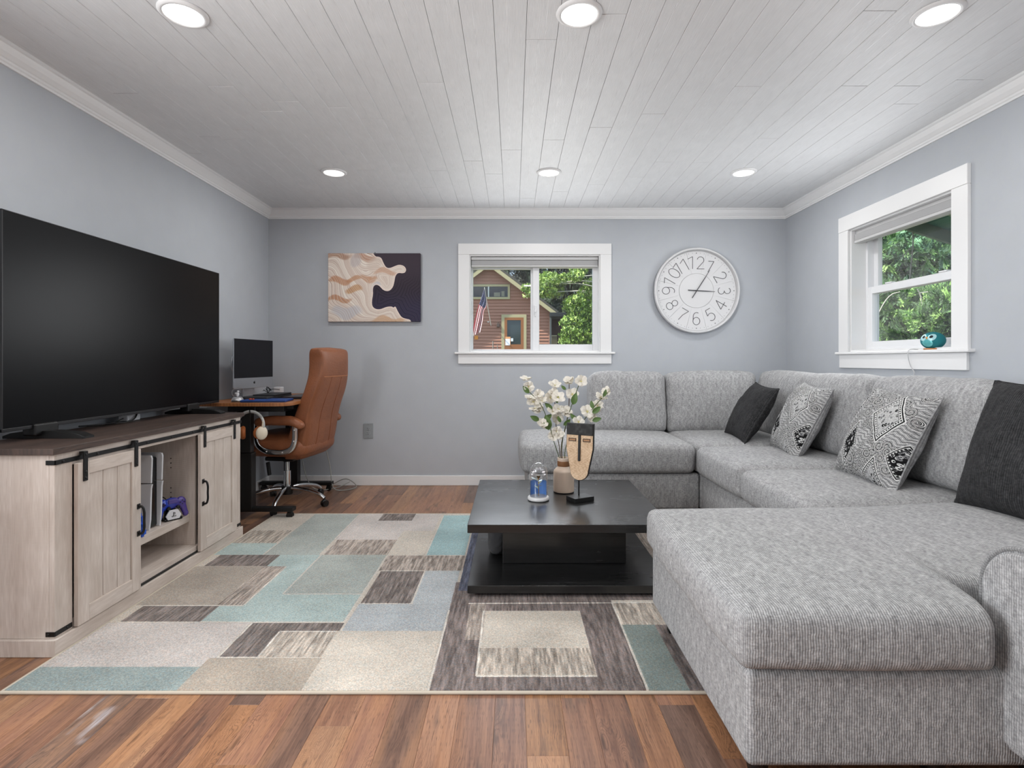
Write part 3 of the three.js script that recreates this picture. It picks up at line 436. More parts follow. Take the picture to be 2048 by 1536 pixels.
// ------------------------------------------------------------------ media console
const oakTex = tex(256, 1024, (x, y, u, v) => {   // 0.25 x 0.8 m of pale washed oak, grain along v, with saw marks across
  const f = u * 2.4 + 0.8 * fbm(u * 2, v * 3, 2, 3, 5, 3), ring = 0.5 + 0.5 * Math.sin(f * 26), fine = noise(u * 110, v * 26, 110, 26, 6), saw = 0.5 + 0.5 * Math.sin((v * 150 + 2.2 * fbm(u * 3, v * 6, 3, 6, 8, 2)) * 6.2832), band = sstep(0.45, 0.65, fbm(u * 2, v * 5, 2, 5, 12, 3));
  const wash = fbm(u * 5, v * 4, 5, 4, 15, 4); let c = mix3([219, 208, 199], [178, 162, 150], clamp(0.2 + 0.1 * ring + 0.3 * (fine - 0.45) + 0.7 * (wash - 0.45))); return mix3(c, [164, 149, 137], 0.3 * saw * band);
});
const oakMat = M('#ffffff', 0.6, { map: rep(oakTex, 4, 1.25), bumpMap: rep(oakTex, 4, 1.25), bumpScale: -0.0006, specularIntensity: 0.5 });
const walnutTex = tex(256, 1024, (x, y, u, v) => { const f = u * 3 + 0.9 * fbm(u * 2, v * 3, 2, 3, 25, 3), ring = 0.5 + 0.5 * Math.sin(f * 30), fine = noise(u * 120, v * 20, 120, 20, 26), wash = fbm(u * 6, v * 3, 6, 3, 27, 4); return mix3([86, 69, 61], [45, 36, 33], clamp(0.1 + 0.3 * ring + 0.4 * (fine - 0.45) + 0.9 * (wash - 0.4))); });
const walnutMat = M('#ffffff', 0.5, { map: rep(walnutTex, 4, 1.25), bumpMap: rep(walnutTex, 4, 1.25), bumpScale: 0.0004 });
const XF = -1.708, ZN = -2.012, CL = 1.37;   // console front plane, near end, length
{
  const c = thing('media_console', 'long whitewashed oak console with dark top and black barn door rail, under the television', 'media console', [-1.905, 0, ZN - CL / 2]);
  const z = (s) => ZN - s, XB = -2.1, by = (n, x0, x1, y0, y1, s0, s1, m = oakMat, g = 'y', r = 0.002, par = c) => pw(par, n, bb(x0, x1, y0, y1, z(s1), z(s0), r, g), m);
  by('console_top', XB - 0.005, XF + 0.014, 0.752, 0.776, -0.022, CL + 0.022, walnutMat, 'z', 0.002);
  by('plinth', XB, XF + 0.012, 0, 0.064, -0.012, CL + 0.012, oakMat, 'z', 0.003);
  by('side_panel', XB, XF - 0.021, 0.064, 0.752, 0, 0.018); by('side_panel', XB, XF - 0.021, 0.064, 0.752, CL - 0.018, CL);
  by('stile', XF - 0.021, XF, 0.064, 0.752, 0, 0.082); by('stile', XF - 0.021, XF, 0.064, 0.752, CL - 0.082, CL);
  by('top_rail', XF - 0.02, XF - 0.001, 0.698, 0.752, 0.082, CL - 0.082, oakMat, 'z');
  by('bottom_deck', XB + 0.01, XF - 0.005, 0.064, 0.1, 0.018, CL - 0.018, oakMat, 'z');
  by('divider', XB + 0.01, XF - 0.022, 0.1, 0.752, 0.415, 0.433); by('divider', XB + 0.01, XF - 0.022, 0.1, 0.752, 0.925, 0.943);
  by('back_panel', XB + 0.004, XB + 0.01, 0.064, 0.752, 0.01, CL - 0.01);
  by('shelf', XB + 0.012, XF - 0.05, 0.228, 0.268, 0.434, 0.924, oakMat, 'z');
  by('bottom_rail', XF - 0.02, XF + 0.002, 0.065, 0.075, 0.433, 0.925, blackMat, 'z');  // black strip that stands in for the dark gap line below the opening
  for (const y of [0.36, 0.385, 0.41, 0.52, 0.545, 0.57]) pw(c, 'peg_hole', clean(new THREE.CylinderGeometry(0.003, 0.003, 0.002, 8).rotateX(Math.PI / 2).translate(-1.86, y, z(0.924))), blackMat);
  const door = (s0, s1, hs, straps) => {
    const d = new THREE.Group(); d.name = 'door'; c.add(d); const x = XF + 0.004, t = 0.018, y0 = 0.07, y1 = 0.702, f = 0.056;
    pw(d, 'door_stile', bb(x, x + t, y0, y1, z(s0 + f), z(s0), 0.002), oakMat); pw(d, 'door_stile', bb(x, x + t, y0, y1, z(s1), z(s1 - f), 0.002), oakMat);
    pw(d, 'door_rail', bb(x, x + t, y1 - 0.05, y1, z(s1 - f), z(s0 + f), 0.002, 'z'), oakMat); pw(d, 'door_rail', bb(x, x + t, y0, y0 + 0.062, z(s1 - f), z(s0 + f), 0.002, 'z'), oakMat);
    for (let i = 0; i < 3; i++) { const w = (s1 - s0 - 2 * f) / 3, a = s0 + f + i * w; pw(d, 'panel', bb(x + 0.002, x + t - 0.007, y0 + 0.06, y1 - 0.048, z(a + w - 0.0012), z(a + 0.0012), 0.003), oakMat); }
    const hy0 = 0.312, hy1 = 0.458, hx = x + t; pw(d, 'handle', mg([tube([[hx, hy1 - 0.012, z(hs)], [hx + 0.018, hy1 - 0.014, z(hs)], [hx + 0.026, hy1 - 0.035, z(hs)], [hx + 0.026, (hy0 + hy1) / 2, z(hs)], [hx + 0.026, hy0 + 0.035, z(hs)], [hx + 0.018, hy0 + 0.014, z(hs)], [hx, hy0 + 0.012, z(hs)]], 0.0055, 30, 10), bb(hx, hx + 0.004, hy1 - 0.024, hy1, z(hs) - 0.01, z(hs) + 0.01, 0.002), bb(hx, hx + 0.004, hy0, hy0 + 0.024, z(hs) - 0.01, z(hs) + 0.01, 0.002)]), blackMetal);
    for (const s of straps) { const g = [bb(hx, hx + 0.005, 0.628, 0.742, z(s) - 0.011, z(s) + 0.011, 0.002), bb(hx - 0.012, hx + 0.005, 0.738, 0.745, z(s) - 0.011, z(s) + 0.011, 0.002), bb(hx - 0.016, hx - 0.012, 0.725, 0.745, z(s) - 0.009, z(s) + 0.009, 0.001)]; for (const y of [0.64, 0.665, 0.732]) g.push(ell(0.003, 0.0045, 0.0045, hx + 0.005, y, z(s), 8)); pw(d, 'hanger_strap', mg(g), blackMetal); }
  };
  door(0.082, 0.436, 0.418, [0.115, 0.402]); door(0.905, 1.288, 0.925, [0.94, 1.255]);
  const rail = [bb(XF + 0.001, XF + 0.007, 0.712, 0.729, z(CL), z(0), 0.001), bb(XF - 0.03, XF + 0.003, 0.712, 0.729, z(0) - 0.001, z(0) + 0.005, 0.001), bb(XF - 0.03, XF + 0.003, 0.712, 0.729, z(CL) - 0.005, z(CL) + 0.001, 0.001)];
  for (const s of [0.03, 0.2, 0.5, 0.68, 0.86, 1.1, 1.34]) rail.push(ell(0.004, 0.006, 0.006, XF + 0.007, 0.7205, z(s), 10)); pw(c, 'barn_rail', mg(rail), blackMetal);
  for (const s of [0, CL]) pw(c, 'corner_bracket', mg([bb(XF, XF + 0.003, 0.072, 0.09, z(s ? CL : 0.078), z(s ? CL - 0.078 : 0), 0.001), bb(XF - 0.032, XF + 0.002, 0.072, 0.09, z(s) - (s ? 0.003 : 0), z(s) + (s ? 0 : 0.003), 0.001), ell(0.003, 0.005, 0.005, XF + 0.003, 0.081, z(s ? CL - 0.055 : 0.055), 8), ell(0.005, 0.005, 0.003, XF - 0.022, 0.081, z(s) + (s ? -0.003 : 0.003), 8)]), blackMetal);
}
const whitePlastic = M('#d6d7da', 0.42), blackGloss = M('#08080a', 0.15, { specularIntensity: 0.8 }), screenBlack = M('#050507', 0.3, { specularIntensity: 0.3 });
{ // games console standing on the shelf
  const g = thing('game_console', 'white and black upright game console on the console shelf beside the left barn door', 'game console', [-1.885, 0.268, -2.69]);
  const plate = (z, s) => { const pts = [[-0.11, 0.0], [0.098, 0.0], [0.104, 0.05], [0.108, 0.2], [0.112, 0.35], [0.108, 0.362], [0.1, 0.364], [-0.105, 0.364], [-0.112, 0.355], [-0.112, 0.01]];
    const lo = pts.map(([x, y]) => [x, Math.min(y, 0.221)]), hi = pts.map(([x, y]) => [x, Math.max(y, 0.232)]);
    for (const q of [lo, hi]) part(g, 'side_plate', extr(q.filter((p, i) => i === 0 || p[0] !== q[i - 1][0] || p[1] !== q[i - 1][1]), 0.005, 0.003, 2).translate(0, 0.003, z), whitePlastic); };
  plate(0.036); plate(-0.044);
  part(g, 'core', bb(-0.105, 0.092, 0.003, 0.352, -0.036, 0.034, 0.012, 'y', 3), blackGloss);
  const b = thing('pixel_ornament', 'small bright blue stepped ornament beside the white game console', 'ornament', [-1.765, 0.268, -2.565]);
  part(b, 'ornament_block', extr([[-0.03, 0], [0.012, 0], [0.012, 0.012], [0.022, 0.012], [0.022, 0.03], [0.012, 0.03], [0.012, 0.045], [0.018, 0.045], [0.018, 0.06], [0.006, 0.06], [0.006, 0.075], [0.012, 0.075], [0.012, 0.095], [0, 0.095], [0, 0.108], [-0.03, 0.108]], 0.014, 0.001, 1), M('#1b55c4', 0.45));
}
{ // gamepad on its stand
  const g = thing('gamepad', 'purple and blue game controller on a small stand on the console shelf', 'game controller', [-1.79, 0.268, -2.83], R(56));
  const skin = tex(64, 64, (x, y, u, v) => mix3([24, 62, 186], [72, 52, 132], sstep(0.15, 0.85, v)));
  const skinMat = M('#ffffff', 0.3, { map: skin, clearcoat: 0.6, clearcoatRoughness: 0.2 });
  const bd = mg([ell(0.05, 0.034, 0.02, 0, 0.098, 0.002, 24), ell(0.03, 0.036, 0.021, -0.05, 0.094, 0.002, 22), ell(0.03, 0.036, 0.021, 0.05, 0.094, 0.002, 22), bar([-0.056, 0.09, 0], [-0.072, 0.03, 0.012], 0.021, 18, 0.015), bar([0.056, 0.09, 0], [0.072, 0.03, 0.012], 0.021, 18, 0.015), ell(0.016, 0.02, 0.016, -0.073, 0.028, 0.012, 16), ell(0.016, 0.02, 0.016, 0.073, 0.028, 0.012, 16)]);
  { const p = bd.attributes.position, uv = bd.attributes.uv; for (let i = 0; i < p.count; i++) uv.setXY(i, 0.5, clamp((p.getX(i) + 0.09) / 0.18, 0.02, 0.98)); }
  part(g, 'controller_body', bd, skinMat);
  part(g, 'touchpad', bb(-0.026, 0.026, 0.098, 0.126, 0.012, 0.024, 0.006, 'y', 2), M('#574a8e', 0.3));
  for (const s of [-1, 1]) { const st = part(g, 'thumbstick', lathe([[0, 0], [0.009, 0], [0.007, 0.006], [0.01, 0.01], [0.009, 0.013], [0, 0.012]], 18).rotateX(Math.PI / 2).translate(0.026 * s, 0.076, 0.02), blackMat); }
  part(g, 'button_pad', mg([[0, 0.011], [0, -0.011], [0.011, 0], [-0.011, 0]].map(([a, b]) => ell(0.0045, 0.0045, 0.003, 0.052 + a, 0.1 + b, 0.023, 10))), M('#2d2352', 0.3));
  part(g, 'direction_pad', mg([bb(-0.056, -0.048, 0.088, 0.112, 0.02, 0.026, 0.001), bb(-0.064, -0.04, 0.096, 0.104, 0.02, 0.026, 0.001)]), M('#2d2352', 0.3));
  part(g, 'face_plate', extr([[-0.03, 0.008], [0.03, 0.008], [0.04, 0.03], [0.022, 0.062], [-0.022, 0.062], [-0.04, 0.03]], 0.006, 0.002, 2).translate(0, 0, 0.022), M('#dcdce0', 0.3));
  // emblem: an upright P over a lying S
  part(g, 'emblem', mg([bb(-0.003, 0.0, 0.024, 0.05, 0.0295, 0.032, 0), tube([[-0.001, 0.049, 0.031], [0.006, 0.047, 0.031], [0.007, 0.041, 0.031], [0.002, 0.039, 0.031]], 0.0012, 14, 6), tube([[-0.004, 0.03, 0.031], [-0.012, 0.027, 0.031], [-0.009, 0.024, 0.031], [-0.003, 0.026, 0.031]], 0.001, 14, 6), tube([[0.003, 0.031, 0.031], [0.011, 0.029, 0.031], [0.012, 0.026, 0.031], [0.003, 0.024, 0.031]], 0.001, 14, 6)]), blackMat);
  part(g, 'stand', mg([bb(-0.05, 0.05, 0, 0.014, -0.035, 0.03, 0.005, 'y', 2), bb(-0.03, 0.03, 0.012, 0.07, -0.03, -0.012, 0.005, 'y', 2)]), blackGloss);
  g.scale.setScalar(0.88);
  part(g, 'charging_cable', tube([[0, 0.05, -0.03], [0, 0.1, -0.05], [-0.03, 0.135, -0.05], [-0.06, 0.12, -0.04], [-0.07, 0.01, -0.06]], 0.003, 30, 6), blackMat);
}
{ // television
  const y0 = 0.822, y1 = 1.69, zN = -2.088, zF = -3.632, X = -1.978, t = thing('television', 'large black flat screen television standing on the oak console', 'television', [X - 0.03, 0.776, (zN + zF) / 2]);
  pw(t, 'screen', bb(X - 0.004, X, y0 + 0.014, y1 - 0.004, zF + 0.004, zN - 0.004, 0.0005), screenBlack);
  const bz = M('#1c1c1e', 0.35); pw(t, 'bezel', mg([bb(X - 0.022, X + 0.002, y1 - 0.004, y1, zF, zN, 0.001), bb(X - 0.022, X + 0.002, y0, y0 + 0.014, zF, zN, 0.002), bb(X - 0.022, X + 0.002, y0, y1, zF, zF + 0.004, 0.001), bb(X - 0.022, X + 0.002, y0, y1, zN - 0.004, zN, 0.001)]), bz);
  pw(t, 'back_shell', mg([bb(X - 0.024, X - 0.005, y0 + 0.002, y1 - 0.002, zF + 0.002, zN - 0.002, 0.006), bb(X - 0.055, X - 0.02, y0 + 0.03, y0 + 0.45, zF + 0.2, zN - 0.2, 0.012)]), blackMat);
  for (const z of [-2.28, -3.33]) pw(t, 'foot', mg([extr([[-2.13, 0.777], [-1.79, 0.777], [-1.79, 0.783], [-1.83, 0.798], [-1.93, 0.806], [-2.03, 0.806], [-2.1, 0.796], [-2.13, 0.785]], 0.05, 0.002, 2).translate(0, 0, z - 0.025), bb(-2.02, -1.965, 0.79, 0.84, z - 0.06, z + 0.06, 0.008)]), blackMat);
  pw(t, 'power_cable', tube([[-2.03, 0.95, -2.95], [-2.06, 0.84, -2.97], [-2.04, 0.785, -2.9], [-2.06, 0.78, -2.75], [-2.09, 0.785, -2.6]], 0.004, 30, 6), blackMat);
}
{ const b = thing('media_box', 'small white box behind the television on the dark console top', 'media box', [-2.08, 0.777, -2.93]); part(b, 'box_body', bb(-0.025, 0.025, 0, 0.034, -0.05, 0.05, 0.006, 'y', 2), whitePlastic); part(b, 'box_cable', tube([[0.0, 0.017, 0.05], [0.01, 0.012, 0.09], [0.03, 0.005, 0.16], [0.0, 0.004, 0.24]], 0.003, 20, 6), blackMat); }

// ------------------------------------------------------------------ standing desk and what is on it
const deskTex = tex(256, 512, (x, y, u, v) => { const f = u * 4 + 0.6 * fbm(u * 2, v * 2, 2, 2, 45, 3), ring = 0.5 + 0.5 * Math.sin(f * 26), fine = noise(u * 100, v * 14, 100, 14, 46); return mix3([176, 116, 68], [122, 74, 42], clamp(0.2 + 0.4 * ring + 0.4 * (fine - 0.5))); });
const deskMat = M('#ffffff', 0.45, { map: rep(deskTex, 3, 1.4) });
const casterGeo = () => mg([cyl(0.024, 0.024, 0.014, 0, 0, 0).rotateX(Math.PI / 2).translate(0, 0.025, 0.012), cyl(0.024, 0.024, 0.014, 0, 0, 0).rotateX(Math.PI / 2).translate(0, 0.025, -0.012), ell(0.022, 0.022, 0.018, -0.004, 0.036, 0, 14), cyl(0.008, 0.008, 0.03, -0.004, 0.056, 0, 12)]);
{
  const y = 0.816, x0 = -2.14, x1 = -1.525, zn = -3.655, zf = -4.74, r = 0.1, d = thing('standing_desk', 'wood topped standing desk with black steel legs in the back left corner', 'desk', [-1.82, 0, -4.2]);
  const pts = []; const arc = (cx, cz, a0) => { for (let i = 0; i <= 10; i++) { const a = a0 + (i / 10) * Math.PI / 2; pts.push([cx + r * Math.cos(a), cz + r * Math.sin(a)]); } };
  arc(x1 - r, -zf - r, 0); pts.push([x0, -zf], [x0, -zn]); arc(x1 - r, -zn + r, -Math.PI / 2);
  const g = extr(pts, 0.018, 0.003, 2).rotateX(-Math.PI / 2).translate(0, y - 0.024 + 0.003, 0); pw(d, 'desktop', boxUV(g, 'z'), deskMat);
  pw(d, 'crossbar', bb(-2.02, -1.62, y - 0.075, y - 0.026, -4.58, -3.82, 0.004), blackMat);
  for (const z of [-3.78, -4.58]) {
    pw(d, 'leg', mg([bb(-1.93, -1.815, 0.06, 0.46, z - 0.034, z + 0.034, 0.003), bb(-1.92, -1.825, 0.46, y - 0.07, z - 0.027, z + 0.027, 0.003)]), blackMat);
    const f = pw(d, 'foot', bb(-2.14, -1.53, 0.052, 0.078, z - 0.033, z + 0.033, 0.004), blackMat); pw(f, 'caster', casterGeo().scale(0.9, 0.9, 0.9).translate(-1.56, 0, z), blackMat); pw(f, 'caster', casterGeo().scale(0.9, 0.9, 0.9).translate(-2.11, 0, z), blackMat);
  }
  pw(d, 'control_box', bb(-1.66, -1.57, y - 0.06, y - 0.03, -4.06, -3.86, 0.004), blackMat);
  // dangling and lying cables
  pw(d, 'desk_cable', tube([[-1.72, 0.76, -4.3], [-1.7, 0.6, -4.45], [-1.8, 0.3, -4.6], [-1.66, 0.04, -4.5], [-1.5, 0.02, -4.62], [-1.42, 0.05, -4.7]], 0.0035, 50, 6), M('#9b9a94', 0.6));
  pw(d, 'desk_cable', tube([[-1.6, 0.75, -4.0], [-1.64, 0.66, -4.1], [-1.74, 0.64, -4.2], [-1.85, 0.5, -4.5], [-1.95, 0.1, -4.7]], 0.003, 40, 6), blackMat);
  pw(d, 'desk_cable', tube([[-1.62, 0.42, -4.62], [-1.58, 0.2, -4.66], [-1.5, 0.02, -4.55], [-1.35, 0.015, -4.66], [-1.46, 0.07, -4.72], [-1.6, 0.012, -4.7]], 0.004, 50, 6), M('#9b9a94', 0.6));
  { // headphones hanging at the near end of the desk
    const hp = thing('headphones', 'cream and tan headphones hanging below the near end of the desk', 'headphones', [-1.75, 0.816, -3.645]); const X = -1.762, Z = -3.63, cream = M('#d9cdb8', 0.5), tanM = M('#a35a28', 0.6);
    const arcp = []; for (let i = 0; i <= 16; i++) { const a = Math.PI * (1.02 - (i / 16) * 1.12); arcp.push([X + 0.088 * Math.cos(a), 0.672 + 0.088 * Math.sin(a), Z + 0.004]); }
    pw(hp, 'headband', tube(arcp, 0.0085, 40, 10), M('#b9b9b6', 0.35)); pw(hp, 'band_pad', tube(arcp.slice(2, 13), 0.0105, 30, 8), M('#8d8c8a', 0.8));
    for (const s of [-1, 1]) { const turn = s > 0 ? R(38) : R(-28), e = new THREE.Group(); e.name = 'ear_cup'; hp.add(e); e.position.set(X + s * 0.066 - hp.position.x, 0.617 - hp.position.y, Z - hp.position.z); e.rotation.set(0, -turn, 0);
      part(e, 'cup_shell', ell(0.02, 0.046, 0.04, s * 0.014, 0, 0, 26), cream); part(e, 'ear_pad', clean(new THREE.TorusGeometry(0.03, 0.015, 12, 30).rotateY(Math.PI / 2).translate(-s * 0.012, 0, 0)), tanM); part(e, 'yoke', bar([s * 0.018, 0.03, 0], [s * 0.03, 0.08, 0], 0.005, 8), cream); }
    pw(hp, 'hook', tube([[X, 0.8, Z - 0.06], [X, 0.752, Z - 0.05], [X, 0.748, Z + 0.01], [X, 0.77, Z + 0.018]], 0.004, 20, 8), blackMetal);
  }
  const top = y + 0.0005;
  { // computer with a silver chin
    const zl = -3.93, zr = -4.4, xl = -2.032, xr = -1.958, len = Math.hypot(zr - zl, xr - xl), yaw = Math.atan2(xr - xl, -(zr - zl));
    const m = thing('desktop_computer', 'all-in-one computer with a black screen and silver chin on the desk', 'computer', [(xl + xr) / 2, top, (zl + zr) / 2], Math.PI / 2 - yaw); // local +z faces the room, local x along the screen
    const w = len, y0 = 0.078, y1 = 0.45, silver = M('#b4b7bc', 0.32, { metalness: 0.7 });
    const rr = (a, b, c, e, r) => { const q = []; for (const [cx, cy, s] of [[b - r, c + r, -90], [b - r, e - r, 0], [a + r, e - r, 90], [a + r, c + r, 180]]) for (let i = 0; i <= 5; i++) { const t = R(s + i * 18); q.push([cx + r * Math.cos(t), cy + r * Math.sin(t)]); } return q; };
    part(m, 'housing', extr(rr(-w / 2, w / 2, y0, y1, 0.012), 0.005, 0.0015, 2).translate(0, 0, -0.006), silver);
    part(m, 'back_shell', ell(w * 0.46, 0.16, 0.03, 0, 0.27, -0.0385, 24), silver);
    part(m, 'screen', bb(-w / 2 + 0.002, w / 2 - 0.002, y0 + 0.078, y1 - 0.002, 0, 0.0015, 0.0005), M('#0d0b12', 0.25, { specularIntensity: 0.6 }));
    part(m, 'stand', mg([bb(-0.075, 0.075, 0, 0.006, -0.1, 0.09, 0.002), bb(-0.07, 0.07, 0, 0.16, -0.06, -0.045, 0.004)]), silver);
    const ap = []; for (let i = 0; i < 28; i++) { const a = (i / 28) * Math.PI * 2; let r = 0.0105 * (1 + 0.1 * Math.cos(2 * a)); let x = r * Math.cos(a), yy = r * Math.sin(a); if (Math.abs(Math.cos(a)) < 0.3) yy *= 0.86; if (Math.cos(a) > 0.75) x -= 0.0035 * (1 - Math.abs(yy) / 0.008); ap.push([x, yy]); }
    part(m, 'emblem', mg([extr(ap, 0.0008), extr([[0, 0.011], [0.002, 0.014], [0.005, 0.0165], [0.005, 0.014], [0.003, 0.0115]], 0.0008)]).translate(0, y0 + 0.04, 0.0005), blackMat);
  }
  const kb = thing('desk_mat', 'dark grey raised tray in front of the computer on the desk', 'tray', [-1.83, top, -4.02]); part(kb, 'mat', bx(0.2, 0.03, 0.42, 0, 0.0155, 0, 0.01, 'y', 3), M('#222326', 0.5)); part(kb, 'mat_edge', bx(0.16, 0.01, 0.3, 0.02, 0.035, -0.05, 0.004, 'y', 2), M('#2c2d30', 0.5));
  const cab = thing('cable_tangle', 'tangle of thin black cables below the computer screen', 'cables', [-1.86, top + 0.03, -4.1]); { const q = []; const rnd = rng(8); for (let i = 0; i < 6; i++) q.push(tube([[0, 0.012, 0], [(rnd() - 0.5) * 0.06, 0.03 + 0.03 * rnd(), (rnd() - 0.5) * 0.16], [(rnd() - 0.5) * 0.1, 0.01 + 0.03 * rnd(), (rnd() - 0.5) * 0.24]], 0.0025, 14, 5)); part(cab, 'cable', mg(q), blackMat); }
  const wb = thing('charger', 'small white charger block on the desk beside the computer', 'charger', [-1.93, top, -4.45]); part(wb, 'charger_body', bb(-0.03, 0.03, 0, 0.07, -0.03, 0.03, 0.006, 'y', 2), whitePlastic);
  const bf = thing('blue_folder', 'flat bright blue case on the near edge of the desk', 'case', [-1.705, top, -3.8], R(6)); part(bf, 'case_body', bb(-0.17, 0.13, 0, 0.016, -0.09, 0.1, 0.005, 'x', 2), M('#123f86', 0.5)); part(bf, 'zip', bb(-0.168, 0.128, 0.006, 0.01, -0.092, 0.102, 0.001), M('#0d2c5c', 0.6)); part(bf, 'charm', mg([ell(0.012, 0.006, 0.01, -0.11, 0.02, 0.07, 12), ell(0.008, 0.006, 0.008, -0.09, 0.02, 0.075, 12)]), M('#b8452a', 0.5));
  const lp = thing('laptop', 'closed dark laptop near the right edge of the desk', 'laptop', [-1.615, top, -4.18]); part(lp, 'laptop_base', bb(-0.105, 0.105, 0.002, 0.011, -0.16, 0.16, 0.003, 'y', 2), M('#2a2526', 0.4)); part(lp, 'laptop_lid', bb(-0.105, 0.105, 0.0115, 0.018, -0.16, 0.16, 0.003, 'y', 2), M('#3a3031', 0.35));
  const sg = thing('snow_globe', 'clear snow globe with silver base on the near left of the desk', 'snow globe', [-1.905, top, -3.735]); part(sg, 'globe_base', lathe([[0, 0], [0.039, 0], [0.041, 0.012], [0.036, 0.02], [0.033, 0.028], [0.026, 0.034], [0, 0.034]], 32), M('#c5c6c8', 0.3, { metalness: 0.6 }));
  part(sg, 'globe', lathe([[0.0, 0.03], [0.02, 0.032], [0.032, 0.045], [0.037, 0.062], [0.034, 0.08], [0.024, 0.094], [0, 0.1]], 32), M('#ffffff', 0.02, { transmission: 1, thickness: 0, ior: 1.45 })); part(sg, 'figure', mg([ell(0.012, 0.016, 0.01, 0, 0.052, 0), ell(0.008, 0.008, 0.008, 0.004, 0.072, 0), ell(0.014, 0.006, 0.006, -0.004, 0.06, 0.004)]), M('#d8d8da', 0.4)); part(sg, 'base_band', mg([bb(-0.02, 0.02, 0.006, 0.014, 0.038, 0.0412, 0.001)]), M('#4b4c50', 0.4));
}

